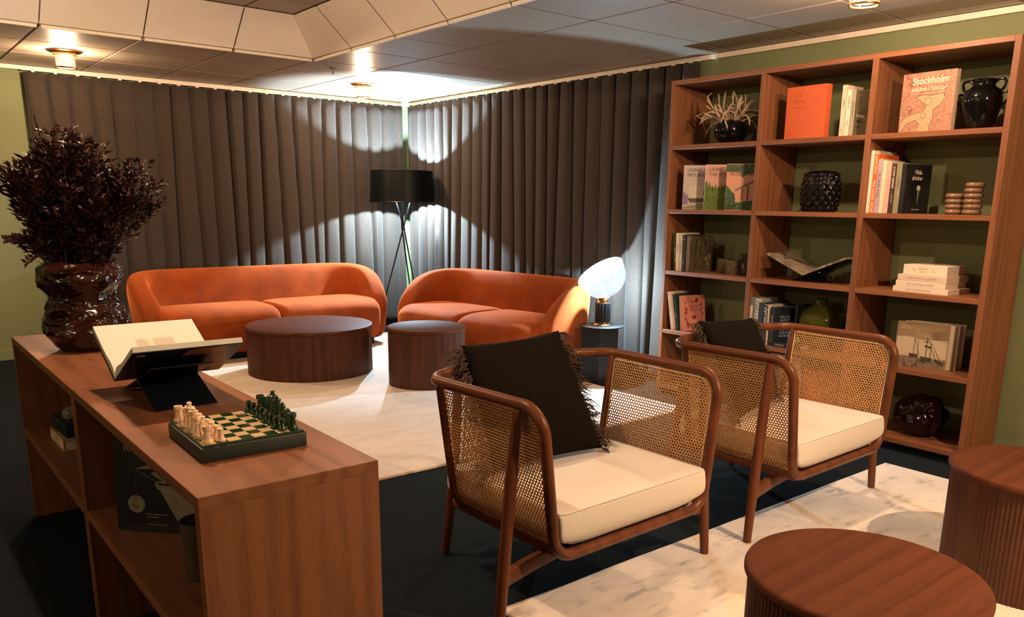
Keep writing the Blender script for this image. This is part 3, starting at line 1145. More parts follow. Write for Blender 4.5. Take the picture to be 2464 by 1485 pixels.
pillow((1.547, 2.050, 0.445), (2.049, 2.040, 0.445), (1.611, 2.329, 0.831), (2.063, 2.316, 0.847), 'black fringed pillow leaning in the front cane armchair', 2)
pillow((2.803, 1.985, 0.445), (3.271, 2.103, 0.445), (2.885, 2.302, 0.819), (3.315, 2.318, 0.798), 'black fringed pillow leaning in the rear cane armchair', 9)
# ================================================================== BOOKCASE
BX, BY0, BY1, BT = 4.332, 1.668, 3.793, 2.121
BD = .385
SH = [1.710, 1.294, .881, .470, .076]       # tops of the shelves
bc = thing('bookcase', 'tall brown wooden open bookcase against the green wall', 'bookcase', (BX, BY0, 0))
def bpart(name, a, b, mt):
    bm = BM(); box(bm, (a[0] - BX, a[1] - BY0, a[2]), (b[0] - BX, b[1] - BY0, b[2]), .0012, 1)
    return link(name, bm, mt, bc)
bpart('side_panel', (BX, BY0, .025), (BX + BD, BY0 + .031, BT), W_Z)
bpart('side_panel', (BX, BY1 - .027, .025), (BX + BD, BY1, BT), W_Z)
bpart('top_panel', (BX + .0005, BY0 + .031, BT - .027), (BX + BD, BY1 - .027, BT), W_Y)
bpart('bottom_panel', (BX + .0005, BY0 + .031, .047), (BX + BD, BY1 - .027, .076), W_Y)
bpart('plinth', (BX + .03, BY0 + .02, 0), (BX + BD - .02, BY1 - .02, .047), BLACKM)
for y0, y1 in ((3.062, 3.093), (2.361, 2.394)):
    bpart('divider', (BX + .001, y0, .076), (BX + BD, y1, BT - .027), W_Z)
for z in SH[:4]:
    for y0, y1 in ((BY0 + .031, 2.361), (2.394, 3.062), (3.093, BY1 - .027)):
        bpart('shelf', (BX + .0005, y0, z - .027), (BX + BD, y1, z), W_Y)

# ------------------------------------------------------------------ books
INK = {}
def ink(c):
    k = 'ink_%d_%d_%d' % tuple(int(x * 99) for x in c)
    return mat(k, c, .5, var=.02)

def book(label, pos, w, h, th, cov, rz=0.0, lean=0.0, cat='book', group=None, spine=None, stext=None, ctext=None, page=None, art=None, name='book'):
    """upright book; spine at local x=0 facing -x, front cover on the local -y side.
    pos = the spine's bottom, at the front-cover side.  w depth, h height, th thickness (towards +y)"""
    t = thing(name, label, cat, pos, rz, group)
    t.rotation_euler = (lean, 0, rz)
    c = .0022
    sp = spine or cov
    bm = BM()
    box(bm, (0, 0, 0), (w, c, h), .0006, 1)
    box(bm, (0, th - c, 0), (w, th, h), .0006, 1)
    link('cover', bm, cov, t)
    bm = BM(); box(bm, (-.0012, 0, 0), (c, th, h), .0011, 2)
    link('spine', bm, sp, t)
    bm = BM(); box(bm, (c, c, .003), (w - .004, th - c, h - .003))
    link('page_block', bm, page or PAPER_D, t)
    if stext:
        for (s, size, z, col) in stext:      # text running down the spine
            M = T(-.0016, th / 2 - size * .36, z) @ Matrix(((0, 0, -1, 0), (0, 1, 0, 0), (-1, 0, 0, 0), (0, 0, 0, 1)))
            add_text(t, s, size, ink(col), M, name='spine_text')
    if ctext:
        for (s, size, x, z, col) in ctext:   # text on the front cover (faces -y)
            M = T(x, -.0012, z) @ Matrix.Rotation(pi / 2, 4, 'X')
            add_text(t, s, size, ink(col), M, name='cover_text')
    if art:
        for (nm, shape, m_) in art:
            bm = BM(); shape(bm); link(nm, bm, m_, t)
    return t

def poly(pts, y=-.0005, axis='xz'):
    def f(bm):
        vs = [bm.verts.new((p[0], y, p[1]) if axis == 'xz' else (y, p[0], p[1])) for p in pts]
        bm.faces.new(vs)
    return f
def polys(lst, y=-.0005, axis='xz'):
    def f(bm):
        for p in lst: poly(p, y, axis)(bm)
    return f
def disc(cx, cz, rx, rz_, y=-.0006, n=24, axis='xz'):
    return poly([(cx + rx * cos(2 * pi * k / n), cz + rz_ * sin(2 * pi * k / n)) for k in range(n)], y, axis)

F0 = BX + .025
# --- top row, middle cell
OR_C = mat('orange_cloth', (.62, .115, .035), .6, var=.03)
t = thing('book', 'large plain orange slipcase book on the top shelf, middle cell', 'book', (F0, 2.665, 1.7102), radians(-4))
bm = BM(); box(bm, (0, 0, 0), (.052, .268, .292), .002, 2); link('slipcase', bm, OR_C, t)
for s, sz, y, z in (('Liv &', .028, .222, .232), ('Tidning', .028, .222, .200), ('en tidskrift om bilder', .011, .222, .170), ('bok', .010, .235, .018)):
    M = T(-.0006, y, z) @ Matrix(((0, 0, -1, 0), (-1, 0, 0, 0), (0, 1, 0, 0), (0, 0, 0, 1)))
    add_text(t, s, sz, mat('orange_deboss', (.44, .085, .03), .6), M, name='cover_text')
WB1 = mat('cream_book_cover', (.72, .58, .44), .5, var=.03)
WB2 = mat('white_book_cover', (.76, .66, .54), .5, var=.03)
BK = (.03, .025, .02)
book('tall cream book, leftmost of three right of the orange slipcase', (F0, 2.541, 1.7102), .17, .272, .026, WB1, stext=[('arkitektur', .012, .20, BK), ('bok', .010, .04, BK)], group='books right of the orange slipcase')
book('cream book with black spine lettering, between a taller cream and an olive book', (F0, 2.510, 1.7102), .16, .245, .028, WB2, stext=[('Stadens rum', .013, .21, BK), ('form', .012, .08, BK)], group='books right of the orange slipcase')
OLV = artcover('olive_print', [(.10, .085, .05), (.20, .16, .09), (.13, .11, .07)], 9)
book('olive grey book with lettered cover, next to the divider on the top shelf', (F0, 2.484, 1.7102), .14, .243, .024, OLV, spine=mat('grey_spine', (.36, .31, .23), .5), stext=[('Nordens arkitektur', .011, .18, BK)],
     ctext=[('Nordiska', .024, .02, .10, (.55, .5, .4)), ('byggnader', .018, .02, .075, BK), ('och hus', .018, .02, .045, BK)], group='books right of the orange slipcase')

# --- top row, right cell: map book
t = thing('book', 'pink map-covered book standing face out on the top shelf, right cell', 'book', (F0 + .035, 1.972, 1.7102), radians(-6))
MAPM = artcover('old_map_print', [(.25, .085, .065), (.38, .17, .12), (.42, .25, .16), (.31, .12, .09), (.42, .27, .18)], 22, (1, 1, 1), 2.0, 1.4)
bm = BM(); box(bm, (0, 0, 0), (.003, .288, .300), .001, 1); box(bm, (.032, 0, 0), (.035, .288, .300), .001, 1); link('cover', bm, MAPM, t)
bm = BM(); box(bm, (-.001, .284, 0), (.036, .290, .300), .0025, 2); link('spine', bm, MAPM, t)
bm = BM(); box(bm, (.003, .004, .004), (.032, .284, .296)); link('page_block', bm, PAPER_D, t)
def ctx(t, s, sz, y, z, m_, off=-.0008, bold=False, sx=1.0):
    M = T(off, y, z) @ Matrix(((0, 0, -1, 0), (-1, 0, 0, 0), (0, 1, 0, 0), (0, 0, 0, 1)))
    return add_text(t, s, sz, m_, M, name='cover_text', bold=bold, sx=sx)
LET = mat('cream_lettering', (.85, .72, .52), .5)
ctx(t, 'Stockholm', .048, .236, .243, LET, bold=True, sx=.97)
ctx(t, 'staden i kartor', .033, .236, .208, LET, sx=.98)
bm = BM(); polys([[(.236, .196), (.045, .196), (.045, .1945), (.236, .1945)]], -.0008, 'yz')(bm); link('rule', bm, LET, t)
isl = mat('map_island', (.46, .31, .19), .6, var=.1, nscale=50)
shore = mat('map_shore', (.16, .10, .05), .6)
river = [(.205, .178), (.17, .188), (.12, .182), (.06, .19), (.045, .165), (.075, .13), (.105, .11), (.10, .07), (.115, .035), (.12, .004), (.185, .004), (.175, .045), (.195, .065), (.245, .05), (.265, .02), (.283, .0), (.283, .05), (.255, .085), (.20, .10), (.16, .105), (.145, .13), (.165, .15)]
bm = BM(); poly(river, -.0006, 'yz')(bm); link('map_water', bm, isl, t)
bm = BM()
tube(bm, [(-.0008, y, z) for y, z in river] + [(-.0008, *river[0])], .0011, 4)
for (cx, cz, r_) in ((.135, .155, .022), (.155, .085, .016), (.07, .055, .009), (.24, .125, .013)):
    tube(bm, [(-.0008, cx + r_ * cos(k * pi / 8) * (1 + .2 * sin(3 * k)), cz + r_ * .8 * sin(k * pi / 8)) for k in range(17)], .0009, 4)
link('map_shoreline', bm, shore, t)

# --- row 2, left: three house books shown cover out, overlapped
def livbook(y, w, label, artm, t1, t2, spcol, extra):
    a = radians(-52)
    t = book(label, (F0 + .005, y, 1.2942), w, .288, .024, artm, rz=a, spine=spcol, stext=[('LIVING IN NATURE AND HOMES', .0115, .27, (.12, .09, .08))],
             ctext=[(t1, .031, .022, .246, (.06, .045, .05)), (t2, .031, .022, .214, (.06, .045, .05)), ('PHAIDON', .010, .03, .012, (.2, .15, .1))], group='house books standing cover out on the second shelf', art=extra)
    return t
L1 = mat('lilac_grey_cover', (.52, .43, .40), .35, var=.05)
livbook(3.670, .235, 'pale grey house book, leftmost of three standing cover out', L1, 'LIVING IN', 'MOUNTAINS', WB1,
    [('house_walls', polys([[(.04, .075), (.165, .075), (.165, .15), (.085, .165), (.04, .15)]]), mat('pale_house', (.60, .52, .42), .5)),
     ('house_window', polys([[(.135, .095), (.155, .095), (.155, .125), (.135, .125)]], -.0008), mat('dark_ink', (.02, .02, .02), .5)),
     ('house_base', polys([[(.05, .045), (.17, .05), (.17, .074), (.03, .074)]]), mat('dark_rock', (.10, .085, .06), .5)),
     ('grass', polys([[(.0, .004), (.235, .004), (.235, .06), (.10, .035), (.0, .018)]]), mat('pale_moss', (.28, .27, .17), .5)),
     ('violet_sky', polys([[(.0, .03), (.035, .035), (.035, .09), (.0, .12)]]), mat('violet', (.26, .16, .30), .5))])
FOR = artcover('forest_print', [(.02, .045, .012), (.14, .19, .03), (.05, .10, .02), (.26, .27, .05)], 48, (1, 1, 1), .6, 1.5)
PKS = mat('pink_sky_cover', (.62, .33, .27), .35, var=.05)
def treeline(w, seed, zt, n=22):
    rnd = random.Random(seed)
    pts = [(0.001, .002)]
    for k in range(n + 1):
        x = .001 + (w - .002) * k / n
        pts.append((x, zt + (.035 if k % 2 else 0) * rnd.uniform(.4, 1) + .03 * sin(x * 22 + seed)))
    pts.append((w - .001, .002))
    return pts
livbook(3.489, .215, 'forest-covered house book, middle of three standing cover out', PKS, 'LIVING IN', 'THE FOREST', WB2,
    [('forest', poly(treeline(.215, 3, .165)), FOR)])
FOR2 = artcover('garden_print', [(.015, .04, .025), (.06, .12, .05), (.03, .06, .04), (.16, .22, .12)], 45, (1, 1, 1), 2.6, 1.5)
livbook(3.322, .24, 'green house book with a timber cabin, rightmost of three standing cover out', mat('salmon_sky_cover', (.60, .30, .20), .35, var=.06), 'LIVING', 'IN NATURE', mat('dark_green_spine', (.05, .08, .05), .4),
    [('leaves', polys([[(0, .16), (.03, .13), (.06, .10), (.07, .004), (.0, .004)], [(.0, .004), (.24, .004), (.24, .07), (.15, .06), (.07, .05)], [(.0, .284), (.24, .284), (.24, .24), (.12, .225), (.10, .20), (.085, .235), (.0, .24)]]), FOR2),
     ('cabin_roof', polys([[(.06, .13), (.185, .195), (.24, .15), (.24, .14), (.185, .18), (.06, .118)]], -.0008), mat('grey_beam', (.15, .12, .11), .5)),
     ('cabin_posts', polys([[(.10, .06), (.108, .06), (.108, .14), (.10, .14)], [(.135, .06), (.143, .06), (.143, .155), (.135, .155)], [(.17, .06), (.178, .06), (.178, .17), (.17, .17)], [(.205, .06), (.213, .06), (.213, .16), (.205, .16)]], -.0008), mat('dark_beam', (.06, .04, .035), .5))])

# --- row 2, right: coloured spines
Z2 = 1.2942
g = 'books in a row at the left of the second shelf, right cell'
book('tall off-white book, first in the row above the open book\'s cell on the right', (F0, 2.3405, Z2), .24, .332, .0195, WB2, group=g)
book('orange book with white capitals on its spine', (F0, 2.3150, Z2), .22, .312, .0245, mat('orange_red_cover', (.72, .13, .02), .4, var=.02), stext=[('FINN JUHL', .021, .305, (.85, .75, .6)), ('LIFE WORK WORLD', .021, .175, (.9, .8, .68))], ctext=[('FINN JUHL', .03, .02, .27, (.85, .75, .6))], group=g)
book('lilac book with dark capitals on its spine', (F0, 2.2885, Z2), .20, .285, .0255, mat('lilac_cover', (.45, .33, .38), .45), stext=[('DET ROSA HUSET', .017, .215, (.08, .06, .09))], group=g)
book('narrow cream book between the lilac and the pale pink ones', (F0, 2.2635, Z2), .19, .278, .024, mat('cream2', (.70, .60, .42), .5), group=g)
book('pale pink book with a faint vertical title', (F0, 2.2365, Z2), .19, .270, .026, mat('pale_pink', (.62, .38, .30), .5), stext=[('en liten bok om rum', .013, .20, (.45, .25, .2))], group=g)
book('dark brown book with white capitals on its spine', (F0, 2.2090, Z2), .18, .260, .0265, mat('dark_brown_cover', (.055, .028, .022), .4), stext=[('O KARL FREDRIK', .015, .245, (.8, .7, .6)), ('och huset', .011, .10, (.6, .5, .4))], group=g)
book('olive green book between dark brown and black ones', (F0, 2.1790, Z2), .18, .262, .029, mat('olive_cover', (.24, .21, .13), .5), stext=[('Samma plats', .013, .19, (.12, .1, .06))], group=g)
book('black book with a white-lettered cocktail cover, last in its row', (F0, 2.1540, Z2), .235, .256, .024, artcover('night_print', [(.006, .006, .008), (.012, .012, .016), (.022, .025, .02)], 6), rz=radians(-6),
     ctext=[('Vilda', .034, .075, .205, (.75, .6, .45)), ('drinkar', .034, .055, .175, (.75, .6, .45)), ('VILDA DRINKAR', .010, .08, .018, (.4, .35, .3))],
     art=[('cup', disc(.125, .135, .017, .014), mat('cup_white', (.7, .65, .55), .4)), ('cup_leaf', disc(.127, .118, .017, .006, -.0008), mat('cup_green', (.08, .25, .08), .4)),
          ('stem', polys([[(.120, .115), (.132, .115), (.127, .055), (.124, .055)]]), mat('stem_grey', (.35, .33, .3), .4))], group=g)

# --- row 3, left
Z3 = .8812
g = 'books at the left of the third shelf'
book('green leaf-covered book leaning at the far left of the third shelf', (F0 + .03, 3.704, Z3), .20, .262, .038, artcover('leafy_green', [(.01, .03, .008), (.06, .10, .02), (.03, .06, .015), (.22, .25, .10)], 60), lean=radians(-5), stext=[('Gröna', .018, .15, (.8, .8, .6)), ('rum', .018, .09, (.8, .8, .6))], group=g)
book('off-white book second on the third shelf', (F0, 3.668, Z3), .21, .256, .027, WB2, stext=[('bok om hus', .012, .18, BK)], lean=radians(-2), group=g)
book('pale book with olive spine lettering, third on the third shelf', (F0, 3.643, Z3), .19, .248, .022, mat('beige_cover', (.58, .52, .38), .5), stext=[('MONTANA', .016, .20, (.18, .18, .05))], lean=radians(-1.5), group=g)
book('narrow black book, fourth on the third shelf', (F0, 3.620, Z3), .20, .246, .020, mat('blue_black_cover', (.03, .035, .045), .4), stext=[('V', .02, .22, (.75, .6, .5)), ('HOME', .012, .08, (.5, .45, .4))], group=g)
FG = artcover('dark_forest_photo', [(.015, .012, .008), (.09, .07, .035), (.03, .025, .015), (.22, .18, .10)], 34, (1, 1, .5), 3.0, 1.2)
book('grey-brown book with a forest photograph on its cover', (F0, 3.582, Z3), .195, .238, .035, FG, rz=radians(-14), spine=mat('grey_brown', (.20, .14, .10), .5), group=g,
     art=[('tree_trunks', polys([[(.05, .09), (.056, .09), (.056, .22), (.05, .22)], [(.085, .10), (.094, .10), (.094, .225), (.085, .225)], [(.135, .11), (.14, .11), (.14, .22), (.135, .22)]]), mat('trunk_ink', (.02, .015, .01), .5))])
def cup(label, x, y, z, r, h, m_, wall=.004, cat='candle holder', name='candle_holder', group=None):
    t = thing(name, label, cat, (x, y, z), 0, group)
    bm = BM(); lathe(bm, [(0.0, 0), (r * .94, 0), (r, .006), (r, h), (r - wall, h), (r - wall, .012), (0, .012)], 40, cap=False)
    link('glass', bm, m_, t, 40)
    bm = BM(); lathe(bm, [(0, .013), (r - wall - .001, .013), (r - wall - .001, h * .55), (0, h * .55)], 32, cap=False)
    link('wax', bm, mat('olive_wax', (.07, .055, .033), .6), t, 40)
    bm = BM(); tube(bm, [(0, 0, h * .55), (.001, 0, h * .55 + .01)], .001, 5); link('wick', bm, BLACKF, t)
    return t
gc = 'candles in smoked glasses on the third shelf'
cup('smoked candle glass on the third shelf, rear one with its front hidden by a second', 4.52, 3.405, Z3, .055, .094, SMOKE_G, group=gc)
cup('smoked candle glass on the third shelf standing in front', 4.455, 3.290, Z3, .052, .094, SMOKE_G, group=gc)
cup('tall dark candle glass beside the divider on the third shelf', 4.50, 3.215, Z3, .05, .135, mat('dark_glass', (.035, .025, .015), .1, coat=1.0), group=gc)

# --- X-shaped book rest with open book
def book_rest(label, loc, rz, half, hz, width, ptilt):
    t = thing('book_stand', label, 'book stand', loc, rz)
    for s, nm in ((1, 'front_plate'), (-1, 'rear_plate')):
        bm = BM()
        L = 1.95
        p0 = Vector((0, -s * half, 0)); p1 = Vector((0, s * half * (L - 1), hz * L))
        d = (p1 - p0).normalized(); nn = Vector((0, -d.z, d.y)) * .0025
        if nn.z < 0: nn = -nn
        p0 = p0 + Vector((0, 0, .003))
        pts = []
        for x in (-width / 2, width / 2):
            pts += [p0 - nn + Vector((x, 0, 0)), p1 - nn + Vector((x, 0, 0)), p1 + nn + Vector((x, 0, 0)), p0 + nn + Vector((x, 0, 0))]
        vs = [bm.verts.new(p) for p in pts]
        for f in ((0, 1, 2, 3), (7, 6, 5, 4), (0, 4, 5, 1), (1, 5, 6, 2), (2, 6, 7, 3), (3, 7, 4, 0)):
            bm.faces.new([vs[i] for i in f])
        bmesh.ops.bevel(bm, geom=list(bm.edges), offset=.001, segments=1, affect='EDGES')
        link(nm, bm, BLACKP, t)
    return t

def open_book(label, loc, rz, W, page, ang, thick, covm, pgm, txt=True, flip=1):
    """spine along local x, pages rise to +-y at angle ang; loc = bottom of spine"""
    t = thing('open_book', label, 'book', loc, rz)
    for s, nm in ((1, 'rear_cover'), (-1, 'front_cover')):
        bm = BM()
        u_ = Vector((0, s * cos(ang), sin(ang))); n_ = Vector((0, -s * sin(ang), cos(ang)))
        P = []
        for x in (-W / 2 - .003, W / 2 + .003):
            P += [n_ * 0 + Vector((x, 0, 0)), u_ * (page + .004) + Vector((x, 0, 0)), u_ * (page + .004) + n_ * .003 + Vector((x, 0, 0)), n_ * .003 + Vector((x, 0, 0))]
        vs = [bm.verts.new(p) for p in P]
        for f in ((0, 1, 2, 3), (7, 6, 5, 4), (0, 4, 5, 1), (1, 5, 6, 2), (2, 6, 7, 3), (3, 7, 4, 0)):
            bm.faces.new([vs[i] for i in f])
        link(nm, bm, covm, t)
        # page block with a swelling near the gutter
        bm = BM()
        rows = []
        for i in range(17):
            f = i / 16
            k = thick * (min(1, (f / .10)) ** .5 if f < .10 else 1) * (1 + .55 * exp(-((f - .20) / .16) ** 2)) * (.92)
            low = u_ * (page * f) + n_ * .0032
            hi = low + n_ * max(k, .0005)
            rows.append((low, hi, f))
        for x0, x1 in ((-W / 2, W / 2),):
            V0 = [[bm.verts.new(r_[j] + Vector((x, 0, 0))) for x in (x0, x1)] for r_ in rows for j in (1,)]
            V1 = [[bm.verts.new(r_[0] + Vector((x, 0, 0))) for x in (x0, x1)] for r_ in rows]
            for i in range(16):
                bm.faces.new((V0[i][0], V0[i + 1][0], V0[i + 1][1], V0[i][1]))
                bm.faces.new((V1[i][0], V1[i][1], V1[i + 1][1], V1[i + 1][0]))
                for e in (0, 1):
                    bm.faces.new((V0[i][e], V1[i][e], V1[i + 1][e], V0[i + 1][e]))
            bm.faces.new((V0[-1][0], V0[-1][1], V1[-1][1], V1[-1][0]))
        link('pages', bm, pgm, t, 50)
    return t

ANG = math.atan2(.11, .225)
st = book_rest('black acrylic X-shaped book stand on the low cabinet', (.642, 2.400, .7712), 0, .165, .0595, .165, 0)
ob = open_book('large open book with cream pages on the black stand on the low cabinet', (.646, 2.400, .8335), 0, .280, .248, ANG, .017, mat('dark_blue_jacket', (.012, .016, .026), .22), PAPER)
# paragraph of text on the far page
u_ = Vector((0, cos(ANG), sin(ANG))); n_ = Vector((0, -sin(ANG), cos(ANG)))
bm = BM()
rnd = random.Random(4)
for col in ((-.048, -.012), (-.002, .022), (.022, .058)):
    for ln_ in range(13):
        a = .088 + ln_ * .0060
        if rnd.random() < .04: continue
        x0, x1 = col[0], col[1] - rnd.uniform(0, .003)
        p = u_ * a + n_ * (.0034 + .0160)
        bm.faces.new([bm.verts.new(q) for q in (p + Vector((x0, 0, 0)), p + Vector((x1, 0, 0)), p + u_ * .0018 + Vector((x1, 0, 0)), p + u_ * .0018 + Vector((x0, 0, 0)))])
bmesh.ops.translate(bm, verts=bm.verts, vec=n_ * .0045)
link('paragraph', bm, mat('faint_ink', (.62, .48, .34), .8), ob)
# jacket panel on the outside of the near cover
bm = BM()
s = -1
u2 = Vector((0, s * cos(ANG), sin(ANG))); n2 = Vector((0, -s * sin(ANG), cos(ANG)))
P = [Vector((x, 0, 0)) + u2 * v - n2 * .0006 for x, v in ((.0, .245), (.10, .245), (.075, .19), (-.01, .19))]
bm.faces.new([bm.verts.new(p) for p in P])
link('jacket_picture', bm, mat('jacket_brown', (.22, .11, .05), .25), ob)
bm = BM()
P = [Vector((x, 0, 0)) + u2 * v - n2 * .0006 for x, v in ((-.128, .235), (-.108, .235), (-.108, .222), (-.128, .222))]
bm.faces.new([bm.verts.new(p) for p in P])
link('jacket_label', bm, mat('label_grey', (.45, .4, .33), .4), ob)

book_rest('black X-shaped book stand on the third shelf of the bookcase', (4.50, 2.728, Z3), 0, .095, .032, .17, 0)
PGD = artcover('dark_photo_pages', [(.20, .15, .10), (.34, .27, .19), (.10, .075, .05), (.45, .36, .26)], 5, (1, 1, 1), .4, .5)
open_book('open picture book on the X-shaped stand in the bookcase', (4.50, 2.728, .9170), 0, .24, .285, math.atan2(.115, .275), .014, BLACKP, PGD)

# --- row 3, right: four lying books
def flatbook(label, x0, y1, z, w, L, th, cov, txt=None, rz=0.0, group=None, page=None, size=.014, ys=.25):
    """lying book, spine faces -x; y1 = left end as seen, runs towards -y by L"""
    t = thing('book', label, 'book', (x0, y1, z), rz, group)
    c = .0022
    bm = BM()
    box(bm, (0, -L, 0), (w, 0, c), .0006, 1); box(bm, (0, -L, th - c), (w, 0, th), .0006, 1)
    link('cover', bm, cov, t)
    bm = BM(); box(bm, (-.0014, -L, 0), (c, 0, th), .0012, 2); link('spine', bm, cov, t)
    bm = BM(); box(bm, (c, -L + .003, c), (w - .004, -.003, th - c)); link('page_block', bm, page or PAPER_D, t)
    if txt:
        M = T(-.0018, -L * ys, th / 2 - size * .36) @ Matrix(((0, 0, -1, 0), (-1, 0, 0, 0), (0, 1, 0, 0), (0, 0, 0, 1)))
        add_text(t, txt, size, ink((.42, .32, .24)), M, name='spine_text')
    return t
gk = 'white books lying in a stack on the third shelf'
zz = Z3
Wk = mat('white_linen_cover', (.80, .68, .56), .6, var=.02)
Wk2 = mat('blush_linen_cover', (.72, .56, .47), .6, var=.02)
for (lab, dx, y, w, L, th, c_, s, ys, sz) in (
    ('white lying book at the bottom of the stack of four', 0, 2.170, .235, .305, .0285, Wk, 'GREAT ESCAPES EUROPE', .24, .013),
    ('white lying book second from the bottom of the stack', .0, 2.157, .215, .275, .031, Wk, 'THE KINFOLK HOME', .22, .016),
    ('blush white lying book third from the bottom of the stack', .0, 2.150, .235, .270, .033, Wk2, 'THE KINFOLK GARDEN', .20, .016),
    ('thick white lying book with yellow emblem, topmost of the stack', .015, 2.130, .20, .240, .052, Wk, None, 0, 0)):
    t = flatbook(lab, 4.385 + dx, y, zz, w, L, th, c_, s, radians(-4), gk, size=sz, ys=ys)
    zz += th + .0006
for s, y, z in (('SWEDISH', -.085, .028), ('GRACE', -.092, .012)):
    M = T(-.0018, y, z) @ Matrix(((0, 0, -1, 0), (-1, 0, 0, 0), (0, 1, 0, 0), (0, 0, 0, 1)))
    add_text(t, s, .0125, ink((.45, .42, .22)), M, name='spine_text')
bm = BM()
for cy in (-.06, -.165):
    for k in range(5):
        polys([[(cy + .004 * k - .01, .014 + .004 * k), (cy + .004 * k - .004, .016 + .004 * k), (cy + .004 * k - .012, .022 + .004 * k)]], -.0018, 'yz')(bm)
link('emblem', bm, mat('yellow_ink', (.62, .55, .18), .5), t)

# --- row 4, left
Z4 = .4702
g = 'leaning books at the left of the fourth shelf'
ln = radians(-11)
book('white book leaning at the far left of the fourth shelf', (F0, 3.682, Z4), .18, .268, .024, mat('white_blush', (.78, .68, .62), .5), lean=ln, stext=[('Svenska hus', .013, .20, (.6, .35, .25))], group=g)
book('white and orange book, second on the fourth shelf', (F0 + .003, 3.667, Z4), .17, .262, .013, mat('white_orange', (.70, .42, .28), .5), lean=ln, stext=[('trädgård', .010, .2, (.7, .3, .1))], group=g)
book('teal green book, third on the fourth shelf', (F0 + .005, 3.645, Z4), .20, .255, .020, mat('teal_cover', (.012, .055, .055), .45), lean=ln, stext=[('SKOG', .012, .12, (.5, .4, .15))], group=g)
PK = mat('salmon_cloth', (.62, .23, .17), .6, var=.03)
DK = mat('dark_red_print', (.17, .035, .03), .6)
rnd = random.Random(11)
def ornaments(bm):
    for k in range(90):
        a = rnd.uniform(0, 2 * pi)
        q = rnd.uniform(.75, 1.0)
        cx, cz = .098 + .075 * q * max(-1, min(1, 1.25 * cos(a))), .122 + .10 * q * max(-1, min(1, 1.25 * sin(a)))
        r_ = rnd.uniform(.004, .010)
        n = 5 + k % 3
        pts = [(cx + r_ * (1 if j % 2 else .5) * cos(j * pi / n + a), cz + r_ * (1 if j % 2 else .5) * sin(j * pi / n + a)) for j in range(2 * n)]
        poly(pts, -.0005 - .00002 * (k % 5))(bm)
    poly([(.099 + .020 * sin(a / 12 * pi) ** 3, .092 + .0011 * (13 * cos(a / 12 * pi) - 5 * cos(a / 6 * pi) - 2 * cos(a / 4 * pi) - cos(a / 3 * pi))) for a in range(24)], -.00062)(bm)
book('salmon pink book with dark red ornament, last of the leaning books', (F0 + .010, 3.607, Z4), .195, .246, .030, PK, rz=radians(-14), lean=ln * .8, group=g,
     ctext=[('GRAND', .024, .055, .160, (.40, .12, .09)), ('HOTEL', .024, .055, .135, (.40, .12, .09))], art=[('printed_pattern', ornaments, DK)])
t = flatbook('small black and white game box lying on the fourth shelf, left cell', 4.50, 3.395, Z4, .10, .085, .05, mat('patterned_box', (.35, .33, .28), .5, var=.9, nscale=120))
t = flatbook('small orange patterned box lying on the fourth shelf, left cell', 4.50, 3.295, Z4, .10, .10, .052, mat('orange_box', (.50, .16, .05), .5, var=.5, nscale=60))

# --- row 4, middle
g = 'blue and white books at the left of the fourth shelf, middle cell'
book('grey-blue tall book at the divider on the fourth shelf', (F0 - .01, 3.033, Z4), .20, .290, .027, mat('grey_blue', (.13, .17, .18), .5), group=g, stext=[('tidskrift', .010, .2, (.2, .2, .2))],
     art=[('spine_label', polys([[(.004, .08), (.023, .08), (.023, .24), (.004, .24)]], -.0016, 'yz'), mat('label_cream', (.62, .55, .42), .5))])
book('off-white book with large blue capitals on its spine', (F0, 3.001, Z4), .20, .284, .030, mat('offwhite_blue', (.55, .50, .42), .5), group=g, stext=[('LIVET I NORR', .034, .272, (.06, .09, .16))])
book('thick navy blue book on the fourth shelf', (F0, 2.966, Z4), .24, .262, .033, mat('navy_cover', (.02, .045, .09), .45), group=g, stext=[('Blå', .012, .14, (.4, .4, .4))])
book('white-bound book with bold white on navy spine lettering', (F0, 2.932, Z4), .20, .250, .031, WB2, spine=mat('navy_spine', (.025, .03, .05), .45), group=g, stext=[('FJÄLLRAND', .027, .238, (.85, .75, .62))])
DKP = mat('midnight_cover', (.014, .018, .028), .4)
def tris(bm):
    for i in range(4):
        for j in range(7):
            x, z = .045 + i * .02, .055 + j * .02
            poly([(x, z), (x + .018, z), (x + (.018 if j % 2 else 0), z + .018)], -.0006)(bm)
book('midnight blue book with a triangle pattern on its cover', (F0 + .004, 2.884, Z4), .185, .242, .040, DKP, rz=radians(-16), group=g, stext=[('NITT STADSRUM', .013, .19, (.75, .68, .55))], page=mat('blue_pages', (.28, .33, .36), .8),
     art=[('triangles', tris, mat('triangle_print', (.20, .26, .34), .5)), ('beige_label', polys([[(.118, .09), (.178, .09), (.178, .145), (.118, .145)]], -.0008), mat('beige_label', (.38, .32, .24), .6))])
book('thin black book behind the green glass vase on the fourth shelf', (4.44, 2.775, Z4), .16, .262, .016, mat('black_cover', (.01, .01, .012), .4), group=g)
t = flatbook('black book lying flat at the front of the fourth shelf', F0 - .005, 2.872, Z4, .17, .19, .030, mat('black_cover', (.01, .01, .012), .4), size=.018, txt='SVERIGE', ys=.06)
t = thing('ornament', 'small green glass bird on the black book lying flat on the fourth shelf', 'ornament', (F0 + .05, 2.755, Z4 + .0315))
bm = BM(); lathe(bm, [(0, 0), (.020, .002), (.028, .010), (.024, .022), (.010, .030), (0, .031)], 20, cap=False, f=lambda a, z: 1 + .35 * cos(a) ** 2)
link('body', bm, mat('bright_green', (.03, .38, .12), .2), t, 60)
bm = BM(); lathe(bm, [(0, .0), (.010, .004), (.011, .010), (.006, .018), (0, .02)], 12, (.026, 0, .016), cap=False)
link('head', bm, mat('bright_green', (.03, .38, .12), .2), t, 60)

